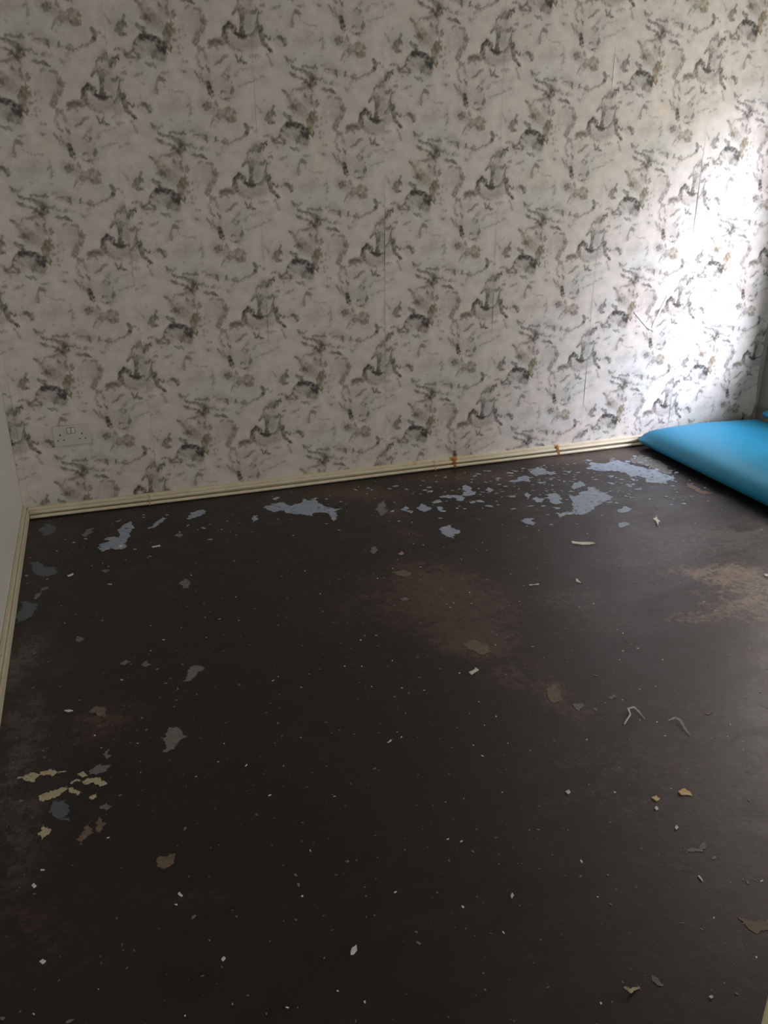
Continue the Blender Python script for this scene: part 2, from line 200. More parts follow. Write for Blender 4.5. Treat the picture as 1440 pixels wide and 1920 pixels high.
FLOOR_PATCHES = [
    ('blue',[(0.2934,-0.3971),(0.3332,-0.3742),(0.3458,-0.3335),(0.3681,-0.3489),(0.3708,-0.2803),(0.397,-0.2174),(0.422,-0.1933),(0.42,-0.2897),(0.4047,-0.3618),(0.3914,-0.4021),(0.386,-0.4586),(0.3581,-0.4631),(0.3367,-0.4413),(0.303,-0.4651)]),
    ('dimblue',[(0.0655,-0.1493),(0.0867,-0.1001),(0.1196,-0.1361),(0.1241,-0.2015),(0.1026,-0.2405),(0.0793,-0.2169)]),
    ('dimblue',[(0.039,-0.4755),(0.0787,-0.4894),(0.0957,-0.5283),(0.1376,-0.543),(0.1389,-0.6014),(0.1037,-0.6142),(0.0727,-0.5972),(0.0559,-0.5596)]),
    ('grey',[(0.2272,-0.2688),(0.2446,-0.2281),(0.2796,-0.2085),(0.2615,-0.2654),(0.2385,-0.2958)]),
    ('blue',[(0.4871,-0.2974),(0.5208,-0.2445),(0.5497,-0.1878),(0.5691,-0.2115),(0.5508,-0.2468),(0.5177,-0.2842)]),
    ('blue',[(0.6491,-0.2397),(0.6726,-0.1967),(0.7209,-0.1612),(0.737,-0.1845),(0.6995,-0.232),(0.6541,-0.2499)]),
    ('grey',[(0.5813,-0.4009),(0.6034,-0.3855),(0.6153,-0.4128),(0.5988,-0.4299)]),
    ('dimblue',[(0.02,-0.7906),(0.0511,-0.791),(0.0791,-0.8215),(0.0876,-0.8651),(0.0697,-0.9034),(0.0496,-0.9302),(0.0205,-0.9391),(0.0152,-0.8893),(0.032,-0.8457)]),
    ('grey',[(0.0672,-0.7544),(0.1063,-0.7026),(0.1135,-0.7107),(0.0906,-0.7732),(0.0732,-0.7883)]),
    ('blue',[(0.9791,-0.2344),(1.0261,-0.1966),(1.0729,-0.1947),(1.0943,-0.248),(1.137,-0.2357),(1.1637,-0.18),(1.1886,-0.2169),(1.2347,-0.1956),(1.2232,-0.2661),(1.239,-0.308),(1.2589,-0.333),(1.3,-0.3528),(1.2582,-0.3716),(1.2491,-0.4508),(1.228,-0.4734),(1.226,-0.4173),(1.2238,-0.3769),(1.1796,-0.3579),(1.1517,-0.3911),(1.1218,-0.3549),(1.0758,-0.33),(1.0408,-0.2827),(1.0055,-0.2966)]),
    ('blue',[(0.9096,-0.3313),(0.9273,-0.3036),(0.9362,-0.3407),(0.9083,-0.3726)]),
    ('grey',[(1.4692,-0.3529),(1.4988,-0.3264),(1.4858,-0.395),(1.4561,-0.4726),(1.4306,-0.4893),(1.4396,-0.432)]),
    ('grey',[(1.2923,-0.7763),(1.3128,-0.7691),(1.3084,-0.8103),(1.2867,-0.8307),(1.2794,-0.8072)]),
    ('blue',[(1.6046,-0.4548),(1.6472,-0.4156),(1.6532,-0.454),(1.6682,-0.4772),(1.6439,-0.4952),(1.6199,-0.513),(1.6078,-0.4825)]),
    ('blue',[(1.5354,-0.4481),(1.5648,-0.4139),(1.5743,-0.4441),(1.5536,-0.4634),(1.5779,-0.4895),(1.5662,-0.5027),(1.5448,-0.4691)]),
    ('blue',[(1.7474,-0.3765),(1.7925,-0.3542),(1.8168,-0.382),(1.7814,-0.398)]),
    ('blue',[(1.8102,-0.3892),(1.8455,-0.3826),(1.8534,-0.4139),(1.8329,-0.4442),(1.8051,-0.4344)]),
    ('blue',[(1.9036,-0.2746),(1.9228,-0.2651),(1.9197,-0.3306),(1.9088,-0.3953),(1.8831,-0.3958),(1.8607,-0.3975),(1.8871,-0.329)]),
    ('blue',[(1.9763,-0.3606),(2.0052,-0.3308),(2.0145,-0.3741),(1.9835,-0.3926)]),
    ('blue',[(1.6904,-0.4125),(1.7373,-0.4012),(1.7366,-0.4288),(1.6963,-0.4329)]),
    ('blue',[(1.6926,-0.4768),(1.717,-0.4765),(1.6919,-0.5209)]),
    ('blue',[(1.8509,-0.4599),(1.8818,-0.4707),(1.8653,-0.4834),(1.8464,-0.4859)]),
    ('blue',[(1.6147,-0.7094),(1.6664,-0.6718),(1.6746,-0.7147),(1.6885,-0.7432),(1.6543,-0.7622),(1.6345,-0.801),(1.6206,-0.781),(1.6064,-0.7454)]),
    ('blue',[(2.1267,-0.2917),(2.175,-0.2878),(2.2361,-0.2452),(2.2516,-0.283),(2.2201,-0.3351),(2.1967,-0.3059),(2.1522,-0.3174)]),
    ('blue',[(2.2921,-0.199),(2.3582,-0.1659),(2.3663,-0.2253),(2.3897,-0.2558),(2.3526,-0.2647),(2.2844,-0.2731)]),
    ('blue',[(2.1161,-0.4685),(2.1447,-0.4495),(2.1327,-0.4935),(2.1066,-0.5221)]),
    ('blue',[(2.1282,-0.5298),(2.1596,-0.5125),(2.1777,-0.5472),(2.1515,-0.5751),(2.1239,-0.5654)]),
    ('blue',[(2.2165,-0.5039),(2.2556,-0.4945),(2.2638,-0.5398),(2.2352,-0.5768),(2.236,-0.6141),(2.1999,-0.6196),(2.184,-0.5958),(2.1932,-0.5527)]),
    ('blue',[(2.3089,-0.5462),(2.2772,-0.6194),(2.2567,-0.6667),(2.2146,-0.7137),(2.1635,-0.7216),(2.1538,-0.701),(2.1374,-0.7549),(2.1812,-0.7279),(2.2168,-0.7404),(2.2481,-0.76),(2.295,-0.742),(2.3383,-0.6955),(2.4028,-0.6637),(2.4801,-0.6256),(2.4639,-0.5913),(2.4638,-0.5426),(2.4637,-0.4929),(2.4381,-0.4838),(2.3893,-0.5261),(2.3293,-0.5629)]),
    ('blue',[(2.3662,-0.4483),(2.4169,-0.4151),(2.4486,-0.3951),(2.4405,-0.4543),(2.4061,-0.4725),(2.3595,-0.486)]),
    ('blue',[(1.9672,-0.7285),(2.0045,-0.7166),(2.0309,-0.7259),(2.0072,-0.7508),(2.0172,-0.7707),(1.9947,-0.7872),(1.9731,-0.7634)]),
    ('blue',[(2.5674,-0.2585),(2.6394,-0.1755),(2.677,-0.219),(2.7681,-0.201),(2.8001,-0.2627),(2.8319,-0.3329),(2.8685,-0.4035),(2.8874,-0.4662),(2.8779,-0.5176),(2.819,-0.5503),(2.7699,-0.5417),(2.7364,-0.521),(2.753,-0.4371),(2.6974,-0.4265),(2.7041,-0.364),(2.6513,-0.3265),(2.5989,-0.2984)]),
    ('grey',[(2.8529,-0.2004),(2.9381,-0.1681),(2.9687,-0.2209),(2.9638,-0.3008),(2.937,-0.4277),(2.8817,-0.4642),(2.8781,-0.3493),(2.8477,-0.2994),(2.8227,-0.2507)]),
    ('tan',[(2.8961,-0.5776),(2.9081,-0.6167),(2.8991,-0.6818),(2.9218,-0.7396),(2.8796,-0.7329),(2.8675,-0.6874)]),
    ('blue',[(2.4118,-0.7632),(2.4692,-0.7382),(2.4743,-0.7778),(2.4289,-0.7988),(2.4011,-0.7891)]),
    ('blue',[(2.3304,-0.8924),(2.3611,-0.8824),(2.3782,-0.9023),(2.328,-0.9325),(2.3146,-0.9211)]),
    ('cream',[(0.0747,-1.7472),(0.1046,-1.7371),(0.117,-1.7414),(0.1236,-1.7519),(0.1874,-1.7575),(0.1875,-1.7609),(0.1238,-1.7574),(0.1144,-1.7743),(0.102,-1.7666)]),
    ('cream',[(0.1288,-1.8312),(0.1562,-1.8215),(0.1802,-1.8167),(0.1924,-1.8242),(0.1766,-1.8381),(0.1569,-1.8473),(0.1375,-1.8531),(0.1293,-1.844)]),
    ('cream',[(0.1944,-1.8249),(0.2045,-1.8251),(0.2207,-1.8469),(0.2167,-1.8583),(0.2006,-1.8432)]),
    ('cream',[(0.2145,-1.7785),(0.2291,-1.7732),(0.2393,-1.7938),(0.2249,-1.7956)]),
    ('cream',[(0.1983,-1.8065),(0.2125,-1.7981),(0.2228,-1.805),(0.2003,-1.8105)]),
    ('cream',[(0.2228,-1.8116),(0.2413,-1.8046),(0.266,-1.8098),(0.2818,-1.8386),(0.2654,-1.8428),(0.2534,-1.8222),(0.2329,-1.8251)]),
    ('grey',[(0.2415,-1.7775),(0.2713,-1.7599),(0.2965,-1.7686),(0.2831,-1.7918),(0.258,-1.7969)]),
    ('dimblue',[(0.1553,-1.8593),(0.1889,-1.8646),(0.1976,-1.9405),(0.1783,-1.9309),(0.1625,-1.9107)]),
    ('cream',[(0.1319,-1.9583),(0.1422,-1.9332),(0.1599,-1.9566),(0.1491,-1.9699),(0.1402,-1.9808)]),
    ('tan',[(0.2131,-2.0031),(0.2321,-1.9699),(0.2495,-1.9554),(0.2489,-1.9986),(0.2357,-1.9997),(0.2243,-2.0263)]),
    ('tan',[(0.2548,-1.9892),(0.2632,-1.9513),(0.2742,-1.9786),(0.2641,-2.001)]),
    ('grey',[(0.2619,-1.9146),(0.2799,-1.9084),(0.2914,-1.9247),(0.2793,-1.9328)]),
    ('cream',[(0.2406,-1.8761),(0.2568,-1.8658),(0.2587,-1.876),(0.2465,-1.8844)]),
    ('grey',[(0.4184,-1.7603),(0.4321,-1.7048),(0.4425,-1.6652),(0.4675,-1.6699),(0.4754,-1.7043),(0.4874,-1.7201),(0.4606,-1.7376),(0.4519,-1.7571)]),
    ('tan',[(0.3765,-2.1241),(0.385,-2.1112),(0.4007,-2.1246),(0.4056,-2.1129),(0.4181,-2.1199),(0.4081,-2.1454),(0.389,-2.1517),(0.3769,-2.1424)]),
    ('tan',[(0.2463,-1.5192),(0.2629,-1.4992),(0.2904,-1.5259),(0.2849,-1.5578),(0.2667,-1.5473)]),
    ('grey',[(0.2806,-1.7273),(0.29,-1.7012),(0.2955,-1.7325),(0.2845,-1.7431)]),
    ('dimgrey',[(0.0586,-1.4457),(0.0785,-1.3913),(0.0879,-1.4386),(0.1274,-1.448),(0.128,-1.4654),(0.0969,-1.4844),(0.0741,-1.4807)]),
    ('dimgrey',[(0.0617,-1.8759),(0.0791,-1.8516),(0.0988,-1.8947),(0.0802,-1.9292)]),
    ('grey',[(1.5106,-1.9223),(1.5406,-1.9284),(1.5298,-1.9462),(1.5076,-1.9555)]),
    ('grey',[(1.5485,-1.9612),(1.5644,-1.9625),(1.5534,-1.9756)]),
    ('tan',[(1.4741,-1.8384),(1.5061,-1.8218),(1.5147,-1.8571),(1.4956,-1.8953),(1.4664,-1.9027),(1.4662,-1.8629)]),
    ('tan',[(1.8262,-2.0784),(1.8492,-2.0821),(1.8324,-2.0888)]),
    ('grey',[(1.4639,-2.4741),(1.523,-2.4635),(1.5207,-2.4682),(1.4631,-2.4781)]),
    ('grey',[(1.6169,-1.9284),(1.6428,-1.9195),(1.6451,-1.9337),(1.624,-1.9397)]),
    ('tan',[(1.4554,-2.649),(1.4663,-2.6583),(1.475,-2.6668),(1.5122,-2.6795),(1.4972,-2.6961),(1.4653,-2.6932),(1.4542,-2.6787),(1.457,-2.6661)]),
    ('grey',[(1.2159,-2.7037),(1.2247,-2.7115),(1.2261,-2.7262),(1.2147,-2.7223),(1.211,-2.714)]),
    ('tan',[(1.3033,-1.0009),(1.3505,-0.9945),(1.3677,-1.0234),(1.3432,-1.0524),(1.3152,-1.0352)]),
    ('tan',[(1.3546,-1.536),(1.3893,-1.5259),(1.418,-1.569),(1.4109,-1.6096),(1.3708,-1.6063),(1.3524,-1.5679)]),
    ('grey',[(1.2629,-1.2007),(1.2854,-1.1924),(1.2917,-1.2107),(1.2693,-1.2189)]),
    ('grey',[(0.5578,-0.8293),(0.5817,-0.8011),(0.5954,-0.8425),(0.5834,-0.8799),(0.5635,-0.873)]),
    ('grey',[(0.5015,-1.4587),(0.5195,-1.429),(0.5302,-1.3916),(0.5567,-1.3882),(0.574,-1.4068),(0.5569,-1.4215),(0.5392,-1.4439),(0.5222,-1.462)]),
    ('grey',[(0.2991,-0.6332),(0.3252,-0.6359),(0.3089,-0.6583)]),
    ('grey',[(0.3956,-1.328),(0.4117,-1.3124),(0.4226,-1.3416),(0.4052,-1.344)]),
    ('grey',[(0.3346,-1.3069),(0.3526,-1.2876),(0.3649,-1.3004),(0.347,-1.3154)]),
    ('grey',[(0.2078,-1.1115),(0.2233,-1.0999),(0.2366,-1.1234),(0.2211,-1.1329)]),
]
LOOSE_SCRAPS = [
    ('paper',[(1.3031,-1.6893),(1.3254,-1.6803),(1.3295,-1.6738),(1.3352,-1.6877),(1.3051,-1.7026)]),
    ('yellow',[(1.5673,-2.3109),(1.5802,-2.307),(1.587,-2.308),(1.592,-2.3213),(1.589,-2.333),(1.5806,-2.3263),(1.5668,-2.3216)]),
    ('yellow',[(1.495,-2.3082),(1.5057,-2.3069),(1.5099,-2.3045),(1.5087,-2.3117),(1.5117,-2.3171),(1.4992,-2.3209)]),
    ('paper',[(1.4815,-2.3376),(1.4886,-2.3358),(1.4884,-2.3442),(1.481,-2.3465)]),
    ('paper',[(0.7056,-2.482),(0.7122,-2.4691),(0.7219,-2.4663),(0.7203,-2.4764),(0.7115,-2.4832)]),
    ('paper',[(1.0536,-2.4561),(1.0594,-2.451),(1.0598,-2.4582),(1.0527,-2.4643)]),
    ('paper',[(1.9078,-1.2689),(1.9123,-1.2734),(1.9085,-1.304),(1.8987,-1.289)]),
    ('paper',[(1.7296,-1.2544),(1.7643,-1.2593),(1.7622,-1.2658),(1.7282,-1.261)]),
    ('paper',[(2.5695,-1.4587),(2.582,-1.466),(2.5779,-1.4795),(2.5589,-1.4788)]),
    ('paper',[(2.0604,-0.9802),(2.0941,-1.0038),(2.134,-1.031),(2.0818,-1.0243),(2.051,-1.0019)]),
    ('paper',[(1.3143,-2.2237),(1.3243,-2.2214),(1.3247,-2.2305),(1.316,-2.2339)]),
    ('paper',[(1.4868,-2.4062),(1.495,-2.4015),(1.4957,-2.4081),(1.4853,-2.4126)]),
    ('paper',[(0.1253,-2.1101),(0.1299,-2.1053),(0.1352,-2.1144),(0.1298,-2.1189)]),
    ('paper',[(0.1483,-2.3071),(0.1538,-2.3034),(0.1602,-2.3096),(0.1541,-2.3143)]),
    ('paper',[(0.4726,-2.4126),(0.4776,-2.4083),(0.4809,-2.4131),(0.4751,-2.4183)]),
    ('paper',[(0.4146,-2.2273),(0.4199,-2.2386),(0.4175,-2.2406),(0.4107,-2.2307)]),
    ('paper',[(2.4965,-0.8949),(2.5153,-0.8901),(2.5314,-0.8728),(2.5108,-0.907),(2.5089,-0.9302),(2.4937,-0.936),(2.4673,-0.9679),(2.4912,-0.924)]),
    ('paper',[(1.4467,-2.5377),(1.45,-2.537),(1.4487,-2.5508),(1.4459,-2.5523)]),
    ('paper',[(1.2879,-2.7723),(1.2932,-2.7714),(1.2958,-2.775),(1.2902,-2.7767)]),
    ('paper',[(0.4882,-0.4829),(0.5195,-0.4794),(0.5205,-0.4884),(0.4903,-0.4923)]),
    ('paper',[(0.1772,-0.6384),(0.1968,-0.6264),(0.1992,-0.6343),(0.1826,-0.6473)]),
    ('paper',[(0.1802,-1.4946),(0.1931,-1.4957),(0.2033,-1.5052),(0.1909,-1.5059)]),
    ('paper',[(0.3646,-0.4367),(0.3735,-0.4252),(0.3803,-0.4363),(0.3698,-0.4471)]),
    ('red',[(1.376,-0.8642),(1.3958,-0.8494),(1.3982,-0.8687),(1.3824,-0.8764)]),
]
CURLS = [
    [(1.5927,-2.0492),(1.6019,-2.0419),(1.6287,-2.0225),(1.6365,-2.0001),(1.6571,-1.9971),(1.6606,-2.0169),(1.657,-2.0488)],
    [(1.7139,-2.0725),(1.7344,-2.0714),(1.7382,-2.089),(1.7303,-2.1183),(1.7283,-2.1449)],
    [(1.1556,-2.7072),(1.1578,-2.7145),(1.1581,-2.7226),(1.1682,-2.718),(1.1815,-2.7175)],
]
WEAR = [
    (1.502,-0.464,0.137,0.143,'b',0.5),
    (1.46,-0.714,0.107,0.101,'b',0.4),
    (1.405,-1.089,0.192,0.178,'b',0.7),
    (1.428,-1.324,0.179,0.172,'b',0.95),
    (1.388,-1.542,0.116,0.085,'b',0.9),
    (1.412,-1.751,0.093,0.08,'b',0.5),
    (1.496,-1.864,0.052,0.063,'b',0.6),
    (1.508,-1.973,0.072,0.059,'b',0.4),
    (1.062,-1.234,0.16,0.168,'b',0.3),
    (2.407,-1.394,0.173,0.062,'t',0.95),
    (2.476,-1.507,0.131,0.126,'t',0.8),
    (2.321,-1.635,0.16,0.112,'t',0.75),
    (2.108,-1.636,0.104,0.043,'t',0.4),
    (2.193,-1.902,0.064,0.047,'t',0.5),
    (1.829,-1.405,0.145,0.082,'g',0.45),
    (1.859,-1.585,0.121,0.075,'g',0.4),
    (2.497,-1.158,0.332,0.197,'g',0.4),
    (2.723,-1.13,0.171,0.109,'g',0.4),
    (2.19,-1.249,0.315,0.216,'g',0.25),
    (1.392,-0.193,0.218,0.091,'b',0.8),
    (2.026,-0.197,0.354,0.1,'b',0.7),
    (2.587,-0.126,0.24,0.082,'b',0.9),
    (2.87,-0.12,0.163,0.086,'b',0.8),
    (1.001,-0.191,0.188,0.062,'b',0.4),
    (0.438,-0.121,0.275,0.06,'b',0.4),
    (0.16,-0.23,0.131,0.109,'b',0.4),
    (2.89,-0.757,0.071,0.067,'t',0.5),
    (0.046,-1.188,0.057,0.164,'g',0.75),
    (0.076,-1.477,0.073,0.099,'g',0.5),
    (0.07,-1.704,0.053,0.122,'g',0.6),
    (0.094,-1.905,0.061,0.103,'g',0.45),
    (0.083,-2.079,0.045,0.101,'g',0.3),
    (0.289,-1.576,0.087,0.083,'b',0.6),
    (0.161,-1.258,0.096,0.117,'b',0.35),
    (0.407,-2.234,0.142,0.03,'b',0.35),
    (0.121,-2.218,0.073,0.113,'b',0.35),
    (0.22,-2.327,0.06,0.069,'b',0.25),
    (0.458,-1.718,0.084,0.086,'g',0.15),
    (0.548,-1.95,0.153,0.14,'g',0.08),
    (1.547,-2.294,0.228,0.209,'g',0.2),
    (1.846,-2.114,0.228,0.204,'g',0.25),
    (1.397,-2.183,0.156,0.148,'g',0.12),
    (1.558,-2.259,0.103,0.113,'r',0.35),
    (1.391,-2.241,0.076,0.073,'r',0.3),
    (1.483,-1.747,0.094,0.134,'r',0.3),
    (1.617,-1.959,0.147,0.097,'r',0.3),
    (0.107,-1.696,0.094,0.123,'b',0.4),
]

RX, CEIL, BY = 3.785, 2.40, -6.0         # right wall face, ceiling, wall behind the camera
rng = random.Random(5); nrng = np.random.RandomState(7)

# ------------------------------------------------------------------ helpers
def link(o, parent=None):
    COL.objects.link(o)
    if parent: o.parent = parent
    return o

def obj(name, bm, mat, parent=None, smooth=False):
    me = bpy.data.meshes.new(name); bm.to_mesh(me); bm.free()
    if mat: me.materials.append(mat)
    if smooth:
        for p in me.polygons: p.use_smooth = True
    return link(bpy.data.objects.new(name, me), parent)

def tag(o, label, cat, group=None):
    o['label'] = label; o['category'] = cat
    if group: o['group'] = group
    return o

def struct(o):
    o['kind'] = 'structure'; return o

def box(bm, x0, x1, y0, y1, z0, z1, bev=0.0):
    v = [bm.verts.new((x, y, z)) for x in (x0, x1) for y in (y0, y1) for z in (z0, z1)]
    fs = [bm.faces.new([v[i] for i in q]) for q in ((0, 1, 3, 2), (4, 6, 7, 5), (0, 4, 5, 1), (2, 3, 7, 6), (0, 2, 6, 4), (1, 5, 7, 3))]
    bmesh.ops.recalc_face_normals(bm, faces=fs)
    if bev:
        es = list({e for f in fs for e in f.edges})
        bmesh.ops.bevel(bm, geom=es, offset=bev, segments=2, affect='EDGES', profile=0.5)
    return bm

def tube(bm, pts, rad, seg=12, caps=True):
    rings = []
    for i, p in enumerate(pts):
        p = Vector(p)
        a = Vector(pts[max(i - 1, 0)]); b = Vector(pts[min(i + 1, len(pts) - 1)])
        d = (b - a).normalized(); up = Vector((0, 0, 1)) if abs(d.z) < .9 else Vector((0, 1, 0))
        s = d.cross(up).normalized(); t = s.cross(d)
        r = rad[i] if isinstance(rad, (list, tuple)) else rad
        rings.append([bm.verts.new(p + (s * math.cos(k * 2 * math.pi / seg) + t * math.sin(k * 2 * math.pi / seg)) * r) for k in range(seg)])
    for A, B in zip(rings, rings[1:]):
        for k in range(seg):
            bm.faces.new((A[k], A[(k + 1) % seg], B[(k + 1) % seg], B[k]))
    if caps:
        bm.faces.new(rings[0]); bm.faces.new(rings[-1])
    bmesh.ops.recalc_face_normals(bm, faces=bm.faces)
    return bm

# ------------------------------------------------------------------ materials
class N:
    """tiny wrapper for building a node material"""
    def __init__(s, name):
        s.m = bpy.data.materials.new(name); s.m.use_nodes = True
        s.t = s.m.node_tree; s.b = s.t.nodes['Principled BSDF']
    def n(s, typ, **kw):
        x = s.t.nodes.new(typ)
        for k, v in kw.items():
            if k in x.inputs: x.inputs[k].default_value = v
            else: setattr(x, k, v)
        return x
    def l(s, a, b): s.t.links.new(a, b)
    def noise(s, scale, detail=4, rough=.55, dist=0, vec=None):
        x = s.n('ShaderNodeTexNoise'); x.inputs['Scale'].default_value = scale; x.inputs['Detail'].default_value = detail
        x.inputs['Roughness'].default_value = rough; x.inputs['Distortion'].default_value = dist
        if vec is not None: s.l(vec, x.inputs['Vector'])
        return x.outputs['Fac']
    def ramp(s, fac, stops):
        x = s.n('ShaderNodeValToRGB'); e = x.color_ramp.elements
        while len(e) < len(stops): e.new(.5)
        for q, (p, c) in zip(e, stops):
            q.position = p; q.color = c if len(c) == 4 else (*c, 1)
        s.l(fac, x.inputs['Fac']); return x.outputs['Color']
    def mix(s, fac, a, b, blend='MIX'):
        x = s.n('ShaderNodeMix', data_type='RGBA', blend_type=blend)
        for v, i in ((fac, 0), (a, 6), (b, 7)):
            if hasattr(v, 'is_linked'): s.l(v, x.inputs[i])
            else: x.inputs[i].default_value = v if i == 0 else (*v[:3], 1)
        return x.outputs[2]
    def math(s, op, a, b=None, clamp=False):
        x = s.n('ShaderNodeMath', operation=op); x.use_clamp = clamp
        for v, i in ((a, 0), (b, 1)):
            if v is None: continue
            if hasattr(v, 'is_linked'): s.l(v, x.inputs[i])
            else: x.inputs[i].default_value = v
        return x.outputs[0]
    def obj(s): return s.n('ShaderNodeTexCoord').outputs['Object']
    def bump(s, h, strength=.3, dist=.002):
        x = s.n('ShaderNodeBump'); x.inputs['Strength'].default_value = strength; x.inputs['Distance'].default_value = dist
        s.l(h, x.inputs['Height']); s.l(x.outputs['Normal'], s.b.inputs['Normal'])
    def set(s, color=None, rough=None, spec=None):
        for v, k in ((color, 'Base Color'), (rough, 'Roughness'), (spec, 'Specular IOR Level')):
            if v is None: continue
            if hasattr(v, 'is_linked'): s.l(v, s.b.inputs[k])
            else: s.b.inputs[k].default_value = (*v, 1) if k == 'Base Color' else v
        return s.m

def mottled(name, c0, c1, scale=12, rough=.6, bump=.15, detail=5, spec=.4, bscale=None):
    k = N(name); v = k.obj()
    f = k.noise(scale, detail, .6, 0, v)
    k.bump(k.noise(bscale or scale * 6, 4, .6, 0, v), bump, .002)
    return k.set(k.ramp(f, [(.3, c0), (.7, c1)]), rough, spec)

def paper_mat():
    k = N('printed_wallpaper'); v = k.obj()
    at = k.n('ShaderNodeAttribute', attribute_name='print')
    w = k.noise(3.5, 4, .6, .4, v)
    tint = k.ramp(w, [(.32, (.945, .965, .93)), (.5, (1, 1, 1)), (.68, (1.0, .955, .94))])
    c = k.mix(1.0, at.outputs['Color'], tint, 'MULTIPLY')
    g = k.ramp(k.noise(260, 3, .6, 0, v), [(.3, (.93, .93, .93)), (.7, (1.03, 1.03, 1.03))])
    c = k.mix(1.0, c, g, 'MULTIPLY')
    k.bump(k.noise(420, 2, .5, 0, v), .12, .0006)
    return k.set(c, .52, .35)

def floor_mat():
    k = N('worn_black_floor'); v = k.obj()
    at = k.n('ShaderNodeAttribute', attribute_name='wear')
    sep = k.n('ShaderNodeSeparateColor'); k.l(at.outputs['Color'], sep.inputs['Color'])
    al = at.outputs['Alpha']
    st = k.n('ShaderNodeMapping'); k.l(v, st.inputs['Vector']); st.inputs['Scale'].default_value = (1, 1.6, 1)
    n1 = k.noise(9, 8, .68, .6, st.outputs['Vector']); n2 = k.noise(38, 6, .66, .3, v); n3 = k.noise(3, 5, .6, 0, v)
    base = k.ramp(n1, [(.3, (.0040, .0026, .0022)), (.55, (.0075, .0048, .0041)), (.8, (.0160, .0108, .0092))])
    base = k.mix(k.math('MULTIPLY', k.math('SUBTRACT', n3, .45, True), .8), base, (.017, .0115, .0085))
    n4 = k.noise(95, 6, .7, .3, v)
    nn = k.math('ADD', k.math('ADD', k.math('MULTIPLY', n1, .9), k.math('MULTIPLY', n2, .9)), k.math('MULTIPLY', n4, .7))   # about 1.25 on average
    def mask(ch, lo=.34, hi=.75, amp=1.0):
        s = k.math('ADD', ch, k.math('MULTIPLY', k.math('SUBTRACT', nn, 1.25), 2.7))
        x = k.n('ShaderNodeMapRange', interpolation_type='SMOOTHSTEP'); x.inputs['From Min'].default_value = lo; x.inputs['From Max'].default_value = hi
        k.l(s, x.inputs['Value'])
        return k.math('MULTIPLY', k.math('MULTIPLY', x.outputs['Result'], k.math('MULTIPLY', ch, 1.9, True)), amp, True)
    c = k.mix(mask(al, .05, .9, .8), base, (.034, .018, .013))
    c = k.mix(mask(sep.outputs[1], .0, .9, 1.0), c, (.085, .076, .070))
    c = k.mix(mask(sep.outputs[0], .05, 1.15, .9), c, (.088, .060, .046))
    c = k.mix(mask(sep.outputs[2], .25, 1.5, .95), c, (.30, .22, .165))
    # fine dust speckle
    sp = k.ramp(k.noise(210, 2, .5, 0, v), [(.66, (0, 0, 0)), (.76, (1, 1, 1))])
    c = k.mix(k.math('MULTIPLY', k.math('MULTIPLY', sp, k.ramp(n3, [(.4, (0, 0, 0)), (.7, (1, 1, 1))])), .28), c, (.16, .14, .12))
    rg = k.ramp(n1, [(.3, (.36, .36, .36)), (.75, (.58, .58, .58))])
    k.bump(k.math('ADD', k.math('MULTIPLY', n2, .6), n1), .35, .0025)
    k.b.inputs['Specular Tint'].default_value = (1, .88, .87, 1)
    return k.set(c, rg, .66)

def patch_mat(name, c0, c1):
    k = N(name); v = k.obj()
    n = k.noise(28, 6, .65, .5, v); f = k.noise(150, 4, .6, 0, v)
    c = k.mix(k.math('MULTIPLY', f, .5), k.ramp(n, [(.3, c0), (.65, c1)]), [x * .75 for x in c1])
    wn = k.ramp(k.noise(34, 7, .72, .9, v), [(.56, (0, 0, 0)), (.64, (1, 1, 1))])
    c = k.mix(k.math('MULTIPLY', wn, .85), c, (.02, .017, .016))
    k.bump(f, .2, .001)
    return k.set(c, .55, .35)

M = {}
M['paper'] = paper_mat()
M['floor'] = floor_mat()
M['plaster'] = mottled('bare_plaster', (.30, .285, .25), (.42, .40, .36), 6, .8)
M['white_wall'] = mottled('pale_painted_wall', (.62, .62, .575), (.68, .675, .63), 2.2, .55, .08, 3, .35, 90)
M['dull_wall'] = mottled('dull_olive_wall', (.24, .225, .175), (.30, .28, .22), 4, .7)
M['ceiling'] = mottled('ceiling_paint', (.44, .40, .32), (.50, .46, .37), 3, .8)
M['streak'] = mottled('white_light_streak', (.82, .81, .80), (.9, .89, .88), 30, .7)  # white for the light streak painted on the wallpaper
M['socket'] = mottled('ivory_plastic', (.52, .51, .45), (.55, .54, .475), 20, .35, .02)
M['socket_rocker'] = mottled('paler_ivory_plastic', (.60, .585, .53), (.62, .605, .55), 20, .3, .02)
M['socket_edge'] = mottled('grimy_plastic_joint', (.20, .19, .16), (.26, .25, .21), 20, .5, .02)
M['hole'] = mottled('dark_slot', (.006, .006, .006), (.01, .01, .009), 30, .8)
M['blue'] = patch_mat('blue_grey_floor_paint', (.24, .30, .40), (.42, .49, .61))
M['dimblue'] = patch_mat('dull_slate_floor_paint', (.085, .10, .125), (.14, .165, .20))
M['grey'] = patch_mat('grey_floor_paint', (.13, .125, .12), (.24, .235, .225))
M['dimgrey'] = patch_mat('dim_grey_floor_paint', (.04, .036, .036), (.075, .068, .066))
M['tan'] = patch_mat('tan_floor_residue', (.12, .085, .062), (.24, .175, .13))
M['cream'] = patch_mat('cream_paint_flake', (.45, .385, .25), (.62, .545, .375))
M['chip'] = mottled('white_chip', (.62, .61, .58), (.80, .79, .75), 60, .6)
M['curl'] = mottled('pale_grey_peel', (.42, .42, .41), (.55, .55, .54), 60, .5)
M['yellow'] = mottled('yellow_chip', (.72, .52, .25), (.82, .62, .34), 60, .6)
M['red'] = mottled('pinkish_chip', (.36, .22, .20), (.48, .31, .28), 60, .6)
